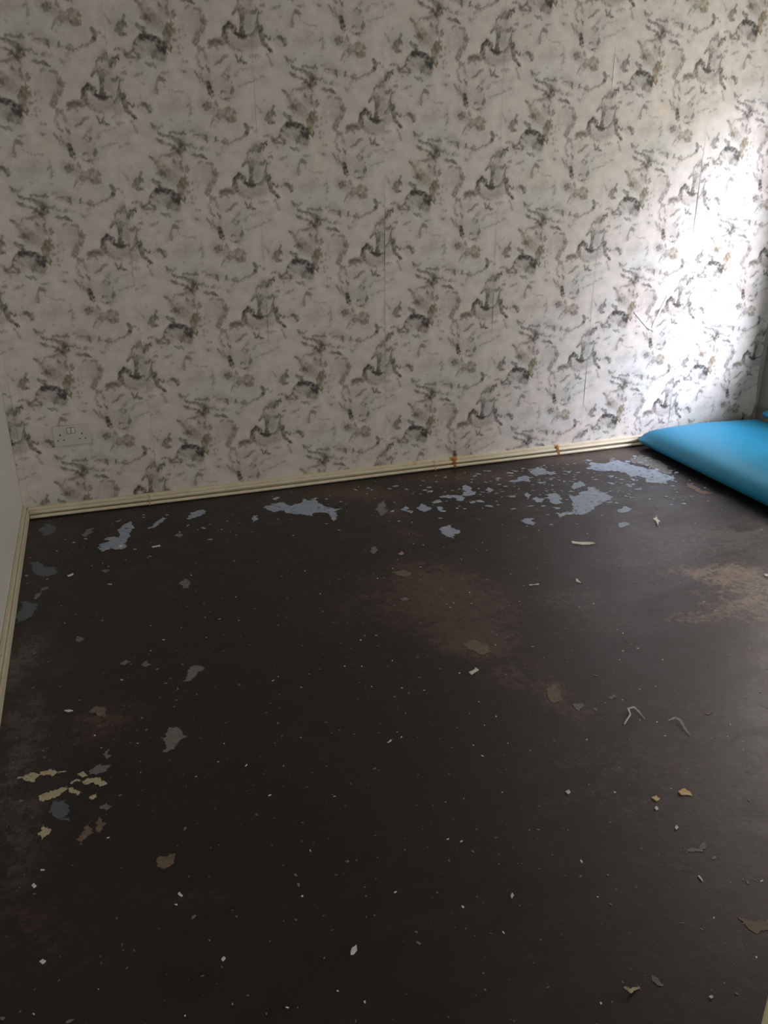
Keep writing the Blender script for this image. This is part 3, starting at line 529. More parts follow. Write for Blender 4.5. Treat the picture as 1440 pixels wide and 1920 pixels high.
M['post'] = mottled('pale_yellow_gloss_paint', (.90, .84, .48), (.94, .88, .54), 9, .35, .05)
M['frame'] = mottled('white_window_paint', (.72, .72, .70), (.80, .80, .78), 10, .4, .05)

def cream_paint(name, rust):
    k = N(name); v = k.obj()
    n = k.noise(16, 6, .65, .2, v); f = k.noise(70, 5, .65, 0, v)
    c = k.ramp(n, [(.3, (.60, .53, .385)), (.65, (.69, .625, .48))])
    ch = k.ramp(f, [(.655, (0, 0, 0)), (.69, (1, 1, 1))])
    c = k.mix(k.math('MULTIPLY', ch, .7), c, (.16, .10, .055))
    for x, z, r, s in rust:
        g = k.n('ShaderNodeMapping', vector_type='POINT'); k.l(v, g.inputs['Vector'])
        g.inputs['Location'].default_value = (-x, .008, -z); g.inputs['Scale'].default_value = (1, .5, .8)
        ln = k.n('ShaderNodeVectorMath', operation='LENGTH'); k.l(g.outputs[0], ln.inputs[0])
        d = k.math('ADD', ln.outputs['Value'], k.math('MULTIPLY', k.math('SUBTRACT', f, .5), .03))
        x_ = k.n('ShaderNodeMapRange', interpolation_type='SMOOTHSTEP'); x_.inputs['From Min'].default_value = r; x_.inputs['From Max'].default_value = r * .45
        x_.inputs['To Min'].default_value = 0; x_.inputs['To Max'].default_value = s
        k.l(d, x_.inputs['Value'])
        c = k.mix(x_.outputs['Result'], c, (.50, .21, .045))
    k.bump(f, .25, .0015)
    return k.set(c, .42, .4)

RUST = [(1.964, .034, .028, .95), (2.535, .040, .022, .95), (1.76, .03, .016, .35)]
M['skirting'] = cream_paint('chipped_cream_gloss', RUST)
M['pipe'] = cream_paint('cream_painted_pipe', [(1.964, .02, .02, .9), (2.535, .02, .014, .8)])
M['rust'] = mottled('rusted_steel', (.16, .075, .03), (.42, .19, .06), 90, .75, .3)
M['clip'] = mottled('painted_clip', (.30, .23, .14), (.58, .51, .37), 80, .55, .2)

def vinyl():
    k = N('blue_vinyl'); v = k.obj()
    n = k.noise(5, 5, .6, 0, v); f = k.noise(55, 6, .7, .4, v)
    c = k.ramp(n, [(.3, (.014, .245, .44)), (.7, (.019, .285, .50))])
    s = k.ramp(f, [(.70, (0, 0, 0)), (.74, (1, 1, 1))])
    c = k.mix(k.math('MULTIPLY', s, .4), c, (.012, .08, .13))
    k.bump(k.math('ADD', k.noise(320, 3, .5, 0, v), k.math('MULTIPLY', n, 2.)), .18, .003)
    return k.set(c, .46, .4)
M['vinyl'] = vinyl()

# ------------------------------------------------------------------ floor
def grid_mesh(name, xs, ys, zf, attr=None, attr_name='wear', plane='xy', y_fn=None):
    nx, ny = len(xs), len(ys)
    X, Y = np.meshgrid(xs, ys)
    if plane == 'xy': co = np.stack([X, Y, zf(X, Y)], -1)
    else: co = np.stack([X, zf(X, Y), Y], -1)
    idx = np.arange(nx * ny).reshape(ny, nx)
    q = np.stack([idx[:-1, :-1], idx[:-1, 1:], idx[1:, 1:], idx[1:, :-1]], -1).reshape(-1, 4)
    me = bpy.data.meshes.new(name)
    me.vertices.add(nx * ny); me.vertices.foreach_set('co', co.astype(np.float32).ravel())
    me.loops.add(q.size); me.loops.foreach_set('vertex_index', q.astype(np.int32).ravel())
    me.polygons.add(len(q)); me.polygons.foreach_set('loop_start', (np.arange(len(q)) * 4).astype(np.int32))
    me.polygons.foreach_set('use_smooth', np.ones(len(q), bool))
    if attr is not None:
        a = me.attributes.new(attr_name, 'FLOAT_COLOR', 'POINT')
        a.data.foreach_set('color', attr.astype(np.float32).ravel())
    me.update(); me.validate()
    return me

xs = np.linspace(0, RX, 300); ys = np.linspace(BY, 0, 470)
X, Y = np.meshgrid(xs, ys)
wear = np.zeros(X.shape + (4,))
chan = {'b': 0, 'g': 1, 't': 2, 'r': 3}
ca, sa = math.cos(math.radians(-18.5)), math.sin(math.radians(-18.5))
for cx, cy, a, b, c, s in WEAR:
    dx, dy = X - cx, Y - cy
    p, q = dx * ca + dy * sa, -dx * sa + dy * ca
    wear[..., chan[c]] += s * np.exp(-((p / a) ** 2 + (q / b) ** 2) * .8)
wear = np.clip(wear, 0, 1)
me = grid_mesh('floor', xs, ys, lambda x, y: 0 * x, wear)
me.materials.append(M['floor'])
floor = struct(link(bpy.data.objects.new('floor', me)))
bm = bmesh.new(); box(bm, -.2, RX + .3, BY - .2, .2, -.15, -.004)
obj('subfloor', bm, M['hole'], floor)

# ------------------------------------------------------------------ walls, ceiling, window
bm = bmesh.new(); box(bm, -.2, RX + .3, .0, .2, -.15, CEIL + .1)
wall_back = struct(obj('wall_back', bm, M['plaster']))
bm = bmesh.new(); box(bm, -.2, 0, BY - .2, 0, -.15, CEIL + .1)
wall_left = struct(obj('wall_left', bm, M['white_wall']))
NX0, NX1, NZ0, NZ1 = .05, 2.20, .20, 1.50  # unseen opening added behind the camera for soft fill light
bm = bmesh.new()
for q in ((0, NX0, -.15, CEIL), (NX1, RX + .3, -.15, CEIL), (NX0, NX1, -.15, NZ0), (NX0, NX1, NZ1, CEIL)):
    box(bm, q[0], q[1], BY - .2, BY, q[2], q[3])
wall_near = struct(obj('wall_near', bm, M['white_wall']))
bm = bmesh.new(); box(bm, 0, RX + .3, BY, 0, CEIL, CEIL + .1)
ceiling = struct(obj('ceiling', bm, M['ceiling']))
WY0, WY1, WZ0, WZ1 = -1.50, -0.33, 0.58, 2.06
bm = bmesh.new()
for q in ((BY, WY0, -.15, CEIL), (WY1, 0, -.15, CEIL), (WY0, WY1, -.15, WZ0), (WY0, WY1, WZ1, CEIL)):
    box(bm, RX, RX + .24, *q)
wall_right = struct(obj('wall_right', bm, M['dull_wall']))
bm = bmesh.new()
t = .05
for q in ((WY0, WY1, WZ0, WZ0 + t), (WY0, WY1, WZ1 - t, WZ1), (WY0, WY0 + t, WZ0 + t, WZ1 - t), (WY1 - t, WY1, WZ0 + t, WZ1 - t)):
    box(bm, RX + .14, RX + .20, *q)
window = struct(obj('window_1', bm, M['frame']))
bm = bmesh.new(); box(bm, RX - .03, RX + .14, WY0 - .03, WY1 + .03, WZ0 - .028, WZ0, .004)
obj('window_sill', bm, M['frame'], window)
kg = N('window_glass'); tr = kg.n('ShaderNodeBsdfTransparent'); gl = kg.n('ShaderNodeBsdfGlossy'); gl.inputs['Roughness'].default_value = .02
mx = kg.n('ShaderNodeMixShader'); mx.inputs[0].default_value = .06
kg.l(tr.outputs[0], mx.inputs[1]); kg.l(gl.outputs[0], mx.inputs[2]); kg.l(mx.outputs[0], kg.t.nodes['Material Output'].inputs['Surface'])
bm = bmesh.new(); box(bm, RX + .166, RX + .172, WY0 + t, WY1 - t, WZ0 + t, WZ1 - t)
obj('pane', bm, kg.m, window)
bm = bmesh.new()
for q in ((NX0, NX1, NZ0, NZ0 + t), (NX0, NX1, NZ1 - t, NZ1), (NX0, NX0 + t, NZ0 + t, NZ1 - t), (NX1 - t, NX1, NZ0 + t, NZ1 - t), ((NX0 + NX1) / 2 - .03, (NX0 + NX1) / 2 + .03, NZ0 + t, NZ1 - t)):
    box(bm, q[0], q[1], BY - .16, BY - .10, q[2], q[3])
fill_frame = struct(obj('fill_opening', bm, M['frame']))  # frame of the added fill opening
for x0, x1 in ((NX0 + t, (NX0 + NX1) / 2 - .03), ((NX0 + NX1) / 2 + .03, NX1 - t)):
    bm = bmesh.new(); box(bm, x0, x1, BY - .133, BY - .127, NZ0 + t, NZ1 - t)
    obj('pane', bm, kg.m, fill_frame)

# ------------------------------------------------------------------ wallpaper print (one repeat of the marbled design, painted stroke by stroke)
PW, PH = .53, .52367
DROP = PH / 2 - .0265
TX, TZ = 220, 218

def lattice_noise(U, V, kmin, kmax, n, seed):
    rs = np.random.RandomState(seed); out = np.zeros_like(U); tot = 0
    A = np.array([[PW, DROP], [0, PH]]); B = np.linalg.inv(A)      # rows of B.T are reciprocal vectors
    cand = []
    R = int(kmax * PW) + 2
    for m in range(-R, R + 1):
        for k in range(-2 * R, 2 * R + 1):
            g = B @ np.array([m, k]); L = np.hypot(*g)
            if kmin <= L <= kmax: cand.append((g[0], g[1], L))
    for i in rs.choice(len(cand), min(n, len(cand)), replace=False):
        gx, gy, L = cand[i]; a = 1 / L
        out += a * np.cos(2 * math.pi * (gx * U + gy * V) + rs.rand() * 6.283); tot += a * a / 2
    return out / math.sqrt(tot)

def paint_tile():
    u = (np.arange(TX + 1)) * PW / TX; v = np.arange(TZ) * PH / TZ
    U, V = np.meshgrid(u, v)                                 # local to strip: x from the left seam, z from the motif anchor
    ed = lattice_noise(U, V, 14, 90, 260, 3); ed2 = lattice_noise(U, V, 14, 90, 260, 4)
    fine = lattice_noise(U, V, 45, 130, 260, 5)
    wx = .0017 * ed + .0007 * fine; wz = .0017 * ed2 - .0007 * fine
    lay = {k: np.zeros_like(U) for k in 'GBO'}; wash = np.zeros_like(U)
    op_n = np.clip(.86 + .17 * lattice_noise(U, V, 15, 70, 220, 6) + .06 * fine, .3, 1.12)
    for ink, d, pts in STROKES:
        P = np.array(pts) * .001; P[:, 0] += .4537; P[:, 2] = P[:, 2] * 1.18 + .0011
        for m in range(-2, 3):
            for n in range(-3, 4):
                sx, sz = m * PW, m * DROP + n * PH
                Q = P.copy(); Q[:, 0] += sx; Q[:, 1] += sz
                mar = Q[:, 2].max() + .03
                x0, x1, z0, z1 = Q[:, 0].min() - mar, Q[:, 0].max() + mar, Q[:, 1].min() - mar, Q[:, 1].max() + mar
                if x1 < 0 or x0 > PW or z1 < 0 or z0 > PH: continue
                i0, i1 = max(0, int(x0 / PW * TX)), min(TX + 1, int(x1 / PW * TX) + 2)
                j0, j1 = max(0, int(z0 / PH * TZ)), min(TZ, int(z1 / PH * TZ) + 2)
                if i0 >= i1 or j0 >= j1: continue
                sl = (slice(j0, j1), slice(i0, i1))
                uu = U[sl] + wx[sl]; vv = V[sl] + wz[sl]
                best = np.full(uu.shape, 9.)
                for a, b in zip(Q[:-1], Q[1:]):
                    ab = b[:2] - a[:2]; L2 = max(ab @ ab, 1e-9)
                    tt = np.clip(((uu - a[0]) * ab[0] + (vv - a[1]) * ab[1]) / L2, 0, 1)
                    dd = np.hypot(uu - a[0] - tt * ab[0], vv - a[1] - tt * ab[1]) - (a[2] + tt * (b[2] - a[2]))
                    best = np.minimum(best, dd)
                soft = .0046 if P[:, 2].max() < .0172 else .026
                k = np.clip(.5 - (best + .0011 * fine[sl] + .0012 * ed[sl]) / soft, 0, 1); k = k * k * (3 - 2 * k) * d * op_n[sl]
                lay[ink][sl] = np.maximum(lay[ink][sl], k)
                w = np.clip(1 - np.maximum(best, 0) / .026, 0, 1) ** 1.6 * d * .36
                wash[sl] = np.maximum(wash[sl], w)
    lo = lattice_noise(U, V, 1.5, 8, 60, 11); md = lattice_noise(U, V, 6, 30, 160, 12)
    base = np.array([.640, .620, .595])[None, None] * np.ones(U.shape + (1,))
    warm = np.clip(.5 + .33 * lo + .12 * md, 0, 1)[..., None]
    base = base * (warm * np.array([1.035, .995, .97]) + (1 - warm) * np.array([.96, .975, .965]))
    base *= (1 + .028 * md[..., None] + .012 * fine[..., None])
    # faint veins that fill the design between the brush strokes
    v1 = lattice_noise(U, V, 5, 40, 220, 21); v2 = lattice_noise(U, V, 3, 14, 80, 22)
    vein = np.clip(1 - np.abs(v1) / .10, 0, 1) * np.clip(v2 * .9 - .35, 0, 1) * .34
    wash = np.clip(wash * np.clip(.75 + .5 * v2, .1, 1.4) + vein, 0, 1)
    col = base * (1 - wash[..., None] * np.array([.60, .58, .60]))
    for k, ink in (('O', (.200, .150, .085)), ('B', (.115, .090, .068)), ('G', (.060, .058, .050))):
        a = np.clip(lay[k] * 1.22, 0, 1)[..., None]
        col = col * (1 - a) + np.array(ink) * a
    return np.clip(col, .02, .9)

TILE = paint_tile()

def paper_strip(name, width, z_anchor, z0, z1, edge=None, seed=0):
    """a drop of wallpaper: vertices carry the printed colour of the repeat"""
    nx = max(2, int(round(width / (PW / TX))) + 1); nz = int((z1 - z0) / .0028) + 1
    xs = np.linspace(0, width, nx); zs = np.linspace(z0, z1, nz)
    rs = np.random.RandomState(seed)
    ph = rs.rand(6) * 6.28
    fz = ((zs - z_anchor) % PH) / PH * TZ; j0 = np.floor(fz).astype(int); f = (fz - j0)[:, None, None]
    gx = np.clip(xs / PW * TX, 0, None); over = gx > TX
    i0 = np.minimum(np.round(gx).astype(int), TX)
    c = TILE[j0 % TZ][:, i0] * (1 - f) + TILE[(j0 + 1) % TZ][:, i0] * f
    if over.any():                                            # past the seam the design goes on, dropped
        fz2 = ((zs - z_anchor - DROP) % PH) / PH * TZ; j2 = np.floor(fz2).astype(int) % TZ
        io = np.round(gx[over] - TX).astype(int)
        c[:, over] = TILE[j2][:, io]
    attr = np.ones(c.shape[:2] + (4,)); attr[..., :3] = c
    def yf(x, z):
        e = np.minimum(x, width - x)
        lift = np.exp(-e / .006) * np.clip(np.sin(z * 5.1 + ph[0]) + .7 * np.sin(z * 13 + ph[1]) - .7, 0, 1) * .0022
        return -.0010 - lift - .0005 * (1 + np.sin(x * 9 + ph[2]) * np.sin(z * 7 + ph[3]))
    me = grid_mesh(name, xs, zs, yf, attr, 'print', 'xz')
    co = np.empty(len(me.vertices) * 3, np.float32); me.vertices.foreach_get('co', co); co = co.reshape(-1, 3)
    g = .0005 * (1 + np.sin(co[:, 2] * 3 + ph[4]))            # seams open and close a little
    if edge is not None:
        lim = edge(co[:, 2])
        curl = np.clip((co[:, 0] - (lim - .03)) / .03, 0, 1)
        co[:, 0] = np.minimum(co[:, 0], lim); co[:, 1] -= curl ** 2 * .004
    else:
        co[:, 0] = np.where(co[:, 0] > width - .003, co[:, 0] - g, co[:, 0])
    me.vertices.foreach_set('co', co.ravel()); me.update()
    me.materials.append(M['paper'])
    return me

SEAM0 = .030
za = [1.9019, 1.8567, 1.8323, 1.8335, 1.8103, 1.7898, 1.7432]
# anchor of column i sits half a repeat lower on the even columns
anch = [za[i] - (PH / 2 if i % 2 == 0 else 0) for i in range(7)]
SK = .047                                                      # skirting height
def place_strip(me, i, dz):
    o = link(bpy.data.objects.new('wallpaper_strip', me), wall_back)
    o.location = (SEAM0 + i * PW, 0, dz); return o

for cols, seed in (((0,), 1), ((1, 3), 2), ((2, 4), 3), ((5,), 4)):
    pm = paper_strip('wallpaper_strip', PW, anch[cols[0]], .034, CEIL - .03, seed=seed)
    for i in cols: place_strip(pm, i, anch[i] - anch[cols[0]])
EZ = np.array([0, .06, .09, .12, .15, .18, .25, .32, .40, .60, 1.0, 1.6, 2.5])
EXX = np.array([3.735, 3.742, 3.749, 3.757, 3.762, 3.762, 3.755, 3.750, 3.752, 3.757, 3.762, 3.768, 3.772])
pm = paper_strip('wallpaper_strip', .575, anch[6], .034, CEIL - .03, edge=lambda z: np.interp(z, EZ, EXX) - (SEAM0 + 6 * PW) + .0012 * np.sin(z * 61) + .0008 * np.sin(z * 143), seed=5)
place_strip(pm, 6, 0)
# the sliver left of the first seam: the right-hand end of the column before it
sl_me = paper_strip('wallpaper_strip', PW, anch[0] - DROP, .034, CEIL - .03, seed=6)
bm = bmesh.new(); bm.from_mesh(sl_me)
bmesh.ops.delete(bm, geom=[v for v in bm.verts if v.co.x < PW - SEAM0], context='VERTS')
bm.to_mesh(sl_me); bm.free()
place_strip(sl_me, -1, 0)
# V-shaped streak of caustic light on the paper, painted as thin white ribbons
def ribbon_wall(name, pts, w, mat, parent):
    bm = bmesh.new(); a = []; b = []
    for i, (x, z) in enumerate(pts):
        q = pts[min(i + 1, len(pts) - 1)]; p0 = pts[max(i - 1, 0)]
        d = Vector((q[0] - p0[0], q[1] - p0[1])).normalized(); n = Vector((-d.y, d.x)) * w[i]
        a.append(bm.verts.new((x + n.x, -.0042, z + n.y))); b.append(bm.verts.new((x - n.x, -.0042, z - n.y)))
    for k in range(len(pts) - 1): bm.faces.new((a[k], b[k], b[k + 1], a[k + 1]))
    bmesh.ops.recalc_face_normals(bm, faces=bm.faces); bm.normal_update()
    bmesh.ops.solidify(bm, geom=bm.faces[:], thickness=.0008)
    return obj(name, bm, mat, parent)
ribbon_wall('light_streak', [(2.926, .691), (2.955, .668), (2.985, .640), (3.015, .615), (3.042, .597)], [.003, .006, .007, .008, .002], M['streak'], wall_back)
ribbon_wall('light_streak', [(3.040, .610), (3.050, .640), (3.061, .662), (3.082, .715), (3.105, .767)], [.006, .007, .006, .004, .001], M['streak'], wall_back)

# ------------------------------------------------------------------ skirting boards and pipes
bm = bmesh.new(); box(bm, .018, RX, -.016, 0, 0, SK, .003)
sk_back = struct(obj('baseboard_back', bm, M['skirting']))
bm = bmesh.new(); box(bm, 0, .020, BY, -.0, 0, SK - .006, .003)
sk_left = struct(obj('baseboard_left', bm, M['skirting']))
bm = bmesh.new(); box(bm, 0, .014, BY, -.0, SK - .002, SK + .008, .003)
obj('cap_strip', bm, M['skirting'], sk_left)
bm = bmesh.new(); box(bm, 0, .009, BY, 0, SK - .008, SK)
obj('open_joint', bm, M['hole'], sk_left)
bm = bmesh.new(); box(bm, RX - .016, RX, BY, -.016, 0, SK, .003)
sk_right = struct(obj('baseboard_right', bm, M['skirting']))
bm = bmesh.new(); box(bm, .02, RX - .016, BY, BY + .016, 0, SK, .003)
struct(obj('baseboard_near', bm, M['skirting']))

def pipe_run(y, z, rad, label):
    bm = bmesh.new(); pts = []
    for i in range(90):
        x = .024 + i * (RX - .05 - .024) / 89
        pts.append((x, y + .0012 * math.sin(x * 4.1 + z * 90), z + .0010 * math.sin(x * 3.3 + 1 + z * 60)))
    tube(bm, pts, rad, 14)
    return tag(obj('heating_pipe', bm, M['pipe'], None, True), label, 'pipe', 'cream pipes along the skirting board')
pipe_hi = pipe_run(-.0235, .0285, .0068, 'upper of two cream painted pipes along the skirting, against the board')
pipe_lo = pipe_run(-.0345, .0100, .0072, 'lower of two cream painted pipes along the skirting, just above the floor')

def clip(x, mat, wide, parent, label=None):
    """a saddle clip bent over both pipes and nailed to the skirting"""
    prof = [(-.0165, .0430), (-.0200, .0385), (-.0285, .0370), (-.0325, .0300), (-.0320, .0215), (-.0400, .0190), (-.0438, .0110), (-.0425, .0020)]
    bm = bmesh.new(); A = []; B = []
    for y, z in prof:
        A.append(bm.verts.new((x - wide, y, z))); B.append(bm.verts.new((x + wide, y, z)))
    for k in range(len(prof) - 1): bm.faces.new((A[k], A[k + 1], B[k + 1], B[k]))
    bmesh.ops.recalc_face_normals(bm, faces=bm.faces)
    bm.normal_update(); bmesh.ops.solidify(bm, geom=bm.faces[:], thickness=.0014)
    bm2 = bmesh.new()
    o = obj('pipe_clip', bm, mat, parent)
    if label: o['label'] = label
    bmesh.ops.create_uvsphere(bm2, u_segments=10, v_segments=6, radius=.0032, matrix=Matrix.Translation((x, -.0175, .0425)))
    obj('nail_head', bm2, mat, o, True)
    return o
for x in (.514, 1.861): clip(x, M['clip'], .0022, sk_back)
for x in (1.964, 2.535): clip(x, M['rust'], .006, sk_back, 'rust-orange stained clip')

# ------------------------------------------------------------------ double wall socket
sx, sz = .2375, .343
sock = bpy.data.objects.new('wall_socket', None); link(sock); sock.location = (sx, -.003, sz)
tag(sock, 'ivory double switched wall socket low on the wallpaper near the left corner', 'socket')
bm = bmesh.new(); box(bm, -.073, .073, -.009, .0, -.043, .043, .003); obj('face_plate', bm, M['socket'], sock)
for cx in (-.0095, .0065):
    bm = bmesh.new(); box(bm, cx - .0065, cx + .0065, -.0125, -.0085, .010, .032, .0015)
    obj('switch_rocker', bm, M['socket_rocker'], sock)
bm = bmesh.new(); box(bm, -.0185, .0155, -.0095, -.0088, .0075, .0345); obj('switch_surround', bm, M['socket_edge'], sock)
for cx in (-.045, .040):
    bm = bmesh.new(); box(bm, cx - .002, cx + .002, -.0096, -.0088, .001, .009); obj('earth_slot', bm, M['hole'], sock)
    for s in (-1, 1):
        bm = bmesh.new(); box(bm, cx + s * .0111 - .0032, cx + s * .0111 + .0032, -.0096, -.0088, -.0195, -.0155); obj('pin_slot', bm, M['hole'], sock)
for cx in (-.0625, .0585):
    bm = bmesh.new(); bmesh.ops.create_uvsphere(bm, u_segments=10, v_segments=6, radius=.0026, matrix=Matrix.Translation((cx, -.0088, .000)))
    obj('screw', bm, M['clip'], sock, True)

# ------------------------------------------------------------------ blue foam pads
def pad(name, x0, x1, y0, y1, prof, zoff, corner, sag, label, cat, parent=None):
    bm = bmesh.new(); rings = []
    for ins, z in prof:
        c = max(corner - ins * .6, .012); pts = []
        ax0, ax1, ay0, ay1 = x0 + ins, x1 - ins, y0 + ins, y1 - ins
        def side(p, q, n=14): return [(p[0] + (q[0] - p[0]) * k / n, p[1] + (q[1] - p[1]) * k / n) for k in range(n)]
        def arc(cx, cy, a0, n=6): return [(cx + c * math.cos(math.radians(a0 + 90 * k / n)), cy + c * math.sin(math.radians(a0 + 90 * k / n))) for k in range(n)]
        pts += side((ax0 + c, ay0), (ax1 - c, ay0)) + arc(ax1 - c, ay0 + c, -90)
        pts += side((ax1, ay0 + c), (ax1, ay1 - c), 34) + arc(ax1 - c, ay1 - c, 0)
        pts += side((ax1 - c, ay1), (ax0 + c, ay1)) + arc(ax0 + c, ay1 - c, 90)
        pts += side((ax0, ay1 - c), (ax0, ay0 + c), 34) + arc(ax0 + c, ay0 + c, 180)
        ring = []
        for x, y in pts:
            w = .004 * math.sin(y * 7 + x * 3) * (1 if z > .02 else 0)
            ring.append(bm.verts.new((x + w * .8, y, zoff + z + (w * .7 + sag(x, y)) * (1 if z > .05 else 0))))
        rings.append(ring)
    n = len(rings[0])
    for A, B in zip(rings, rings[1:]):
        for k in range(n): bm.faces.new((A[k], A[(k + 1) % n], B[(k + 1) % n], B[k]))
    bm.faces.new(rings[0][::-1]); bm.faces.new(rings[-1])
    bmesh.ops.recalc_face_normals(bm, faces=bm.faces)
    o = obj(name, bm, M['vinyl'], parent, True)
    return tag(o, label, cat)
PROF = [(.12, 0), (.075, .004), (.035, .014), (.010, .030), (0, .048), (.006, .068), (.024, .091), (.055, .108), (.105, .121), (.17, .128), (.25, .131), (.33, .131)]
pad('foam_mattress', 2.985, 3.766, -1.95, -.036, PROF, 0.0, .035, lambda x, y: -.016 * max(0, x - 3.35) / .4 - .034 * math.exp(-(max(0, x - 2.985) + max(0, -.036 - y)) / .13), 'bright blue vinyl foam mattress lying on the floor along the right wall', 'mattress')
PROF2 = [(.020, 0), (.006, .006), (0, .014), (0, .026), (.008, .036), (.02, .041), (.03, .042)]
pad('foam_bolster', 3.686, 3.768, -1.40, -.135, PROF2, .1165, .03, lambda x, y: 0, 'dark blue foam bolster resting on the mattress against the right wall', 'bolster')

# ------------------------------------------------------------------ painted post near the camera
bm = bmesh.new(); box(bm, 1.152, 1.25, -3.085, -2.99, 0, CEIL, .003)
struct(obj('trim_1', bm, M['post']))

# ------------------------------------------------------------------ stuck paint patches on the floor
def jagged(pts, rough, it=3, seed=0):
    r = random.Random(seed)
    for lv in range(it):
        out = []
        for i, p in enumerate(pts):
            q = pts[(i + 1) % len(pts)]
            dx, dy = q[0] - p[0], q[1] - p[1]
            k = (r.random() - .5) * rough * (.6 + .35 * lv)
            out += [p, ((p[0] + q[0]) / 2 - dy * k, (p[1] + q[1]) / 2 + dx * k)]
        pts = out
    return pts
def flake(name, pts, h, mat, parent=None, rough=.5, it=2, seed=0, tilt=0.0, z0=.0004):
    pts = jagged(pts, rough, it, seed)
    cx = sum(p[0] for p in pts) / len(pts); cy = sum(p[1] for p in pts) / len(pts)
    n = len(pts)
    vs, es, fs, *_ = delaunay_2d_cdt([Vector((x - cx, y - cy)) for x, y in pts], [], [list(range(n))], 1, 1e-6)
    bm = bmesh.new()
    top = [bm.verts.new((v.x, v.y, h + abs(v.x * tilt + v.y * tilt * .6))) for v in vs]
    for f in fs:
        try: bm.faces.new([top[q] for q in f])
        except ValueError: pass
    bmesh.ops.recalc_face_normals(bm, faces=bm.faces)
    rim = [e for e in bm.edges if len(e.link_faces) == 1]
    ext = bmesh.ops.extrude_edge_only(bm, edges=rim)
    for v in ext['geom']:
        if isinstance(v, bmesh.types.BMVert): v.co = (v.co.x * 1.01, v.co.y * 1.01, 0)
    bmesh.ops.recalc_face_normals(bm, faces=bm.faces)
    o = obj(name, bm, mat, parent); o.location = (cx, cy, z0)
    return o
PNAME = {'blue': 'blue_paint_patch', 'dimblue': 'slate_paint_patch', 'grey': 'grey_paint_patch', 'dimgrey': 'grey_paint_patch', 'tan': 'tan_residue_patch', 'cream': 'cream_paint_flake'}
for k, (c, pts) in enumerate(FLOOR_PATCHES):
    flake(PNAME[c], pts, .0006 if c != 'cream' else .0012, M[c], floor, .55, 4, k)

# small flecks of the same paint around the big patches, and dust-sized crumbs all over: too many to tell apart
def flecks(name, spots, mat, parent):
    bm = bmesh.new()
    for x, y, r, el, a in spots:
        n = rng.randint(5, 7); ca_, sa_ = math.cos(a), math.sin(a); ring = []; top = []
        h = min(.0012, r * .25)
        for k in range(n):
            t_ = 2 * math.pi * (k + rng.random() * .6) / n; q = r * (.55 + .6 * rng.random())
            px_, py_ = q * math.cos(t_) * el, q * math.sin(t_)
            X_, Y_ = x + px_ * ca_ - py_ * sa_, y + px_ * sa_ + py_ * ca_
            ring.append(bm.verts.new((X_, Y_, .0003))); top.append(bm.verts.new((x + (X_ - x) * .9, y + (Y_ - y) * .9, .0003 + h)))
        for k in range(n): bm.faces.new((ring[k], ring[(k + 1) % n], top[(k + 1) % n], top[k]))
        bm.faces.new(top)
    o = obj(name, bm, mat, parent); o['kind'] = 'stuff'; return o
sp = []
for cx, cy, sx_, sy_, n in ((2.35, -.42, .30, .16, 120), (2.70, -.36, .22, .16, 110), (2.05, -.30, .25, .13, 60), (1.45, -.28, .35, .14, 40), (2.75, -.62, .28, .12, 60), (.5, -.35, .3, .18, 25), (2.95, -.30, .15, .12, 40)):
    for _ in range(n):
        x, y = rng.gauss(cx, sx_), rng.gauss(cy, sy_)
        if .03 < x < 2.95 and -1.3 < y < -.07: sp.append((x, y, rng.uniform(.002, .008) * (1.9 if rng.random() < .18 else 1), rng.uniform(1, 2.4), rng.gauss(-.2, .5)))
flecks('paint_fleck', sp, M['blue'], floor)
sp = []
for _ in range(2800):
    x = rng.uniform(.03, 3.0); y = rng.uniform(-3.3, -.06)
    sp.append((x, y, rng.uniform(.0009, .0023) * (1.9 if rng.random() < .15 else 1), rng.uniform(1, 2.2), rng.uniform(0, 3.1)))
flecks('plaster_crumb', sp, M['grey'], floor)
sp = []
for _ in range(380):
    x = rng.uniform(.03, 3.0); y = rng.uniform(-3.2, -.06)
    sp.append((x, y, rng.uniform(.0012, .0030), rng.uniform(1, 2.4), rng.uniform(0, 3.1)))
flecks('white_crumb', sp, M['chip'], floor)

# ------------------------------------------------------------------ loose scraps lying on the floor, one object each
SL = ['white paper scrap with a torn corner lying alone in the middle of the dark floor',
      'larger of two yellow chips on the dark floor, the right one',
      'smaller star-shaped yellow chip on the floor, left of the larger yellow one',
      'tiny white crumb just below the small yellow chip',
      'white arrowhead-shaped chip on the black floor near the bottom of the photo',
      'small white pellet on the floor right of centre near the bottom',
      'small bright white teardrop chip on the floor below the patches of blue paint',
      'short white splinter lying flat left of the bright teardrop chip',
      'white chip on the tan worn patch at the right edge',
      'long pale splinter on the floor in front of the largest blue paint patch',
      'round white crumb on the floor well left of the yellow chips',
      'small white crumb on the floor below the two yellow chips',
      'round white pellet on the floor at the lower left near the wall',
      'oval off-white crumb at the lower left close to the bottom of the photo',
      'pale oval crumb on the black floor low down left of centre',
      'small white splinter lower left beside the ring-shaped tan mark',
      'white star-shaped scrap on the floor in front of the blue mattress',
      'narrow white sliver on the floor at the lower right',
      'white oval crumb on the floor in the lower right corner',
      'thin white splinter on the floor in front of the winged blue paint patch',
      'slanting white splinter on the floor beside the slate paint patch by the left wall',
      'short white sliver on the floor at the far left above the cream flakes',
      'white crumb lying on the edge of the winged blue paint patch',
      'small pinkish chip on the floor above the brown worn trail']
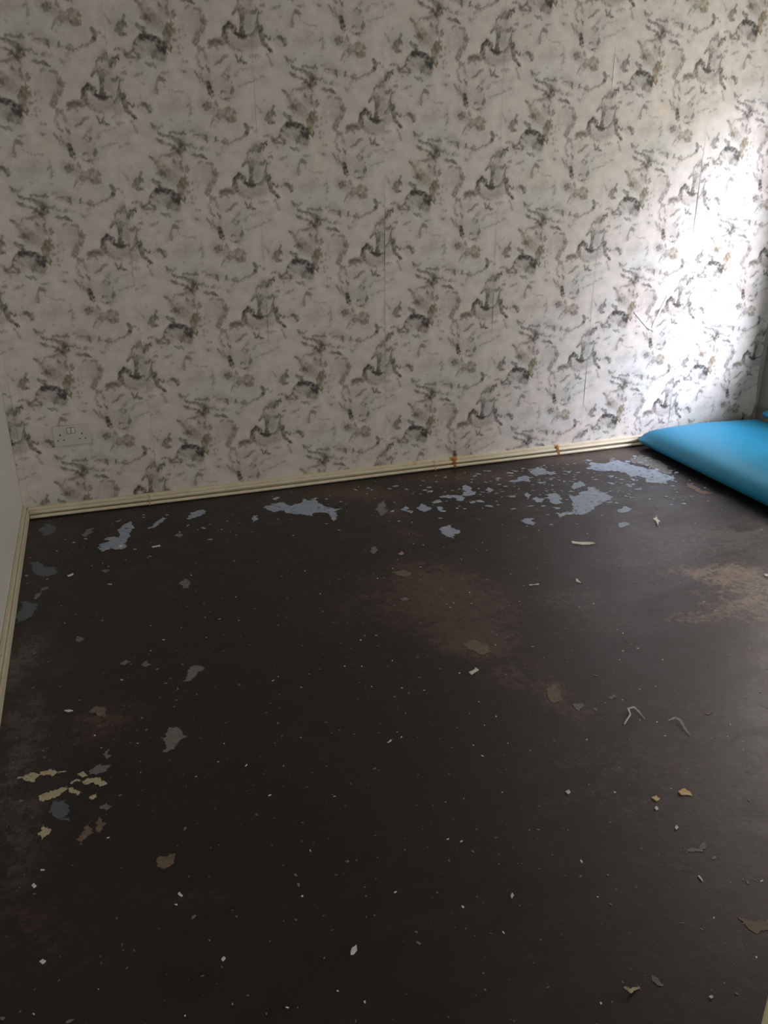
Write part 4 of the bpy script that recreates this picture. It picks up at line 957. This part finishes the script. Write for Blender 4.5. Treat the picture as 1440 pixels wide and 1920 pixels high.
CATS = {'paper': ('paint_chip', 'chip'), 'yellow': ('paint_chip', 'chip'), 'red': ('paint_chip', 'chip')}
for k, (c, pts) in enumerate(LOOSE_SCRAPS):
    nm = 'paper_scrap' if k in (0, 16) else ('splinter' if 'splinter' in SL[k] or 'sliver' in SL[k] else ('crumb' if 'crumb' in SL[k] or 'pellet' in SL[k] else 'paint_chip'))
    o = flake(nm, pts, .0016, M['chip' if c == 'paper' else c], None, .25, 1, 50 + k, .12)
    tag(o, SL[k], {'paper_scrap': 'paper', 'splinter': 'splinter', 'crumb': 'crumb', 'paint_chip': 'chip'}[nm], 'loose scraps on the floor')
CL = ['grey curl of peeled paint arched like a hook on the floor at right', 'longer pale curl of peeled paint trailing down to the right', 'cream V-shaped curl of peeled paint at the bottom right']
for k, pts in enumerate(CURLS):
    bm = bmesh.new(); A = []; B = []
    P3 = []
    for a, b in zip(pts, pts[1:]):
        for t_ in (0, .25, .5, .75): P3.append((a[0] + (b[0] - a[0]) * t_, a[1] + (b[1] - a[1]) * t_))
    P3.append(pts[-1]); n = len(P3)
    ox, oy = P3[n // 2]
    for i, (x, y) in enumerate(P3):
        q = P3[min(i + 1, n - 1)]; p0 = P3[max(i - 1, 0)]
        d = Vector((q[0] - p0[0], q[1] - p0[1])).normalized(); w = .0028 * (.4 + .6 * math.sin(math.pi * (i + .5) / n)) * (.7 + .6 * rng.random())
        z = .0008 + .006 * math.sin(math.pi * i / (n - 1)) ** 2
        A.append(bm.verts.new((x - ox - d.y * w, y - oy + d.x * w, z + .002))); B.append(bm.verts.new((x - ox + d.y * w, y - oy - d.x * w, z)))
    for i in range(n - 1): bm.faces.new((A[i], B[i], B[i + 1], A[i + 1]))
    bmesh.ops.recalc_face_normals(bm, faces=bm.faces); bm.normal_update()
    bmesh.ops.solidify(bm, geom=bm.faces[:], thickness=.0006)
    o = obj('paint_curl', bm, M['cream'] if k == 2 else M['curl']); o.location = (ox, oy, .0004)
    tag(o, CL[k], 'curl', 'loose scraps on the floor')
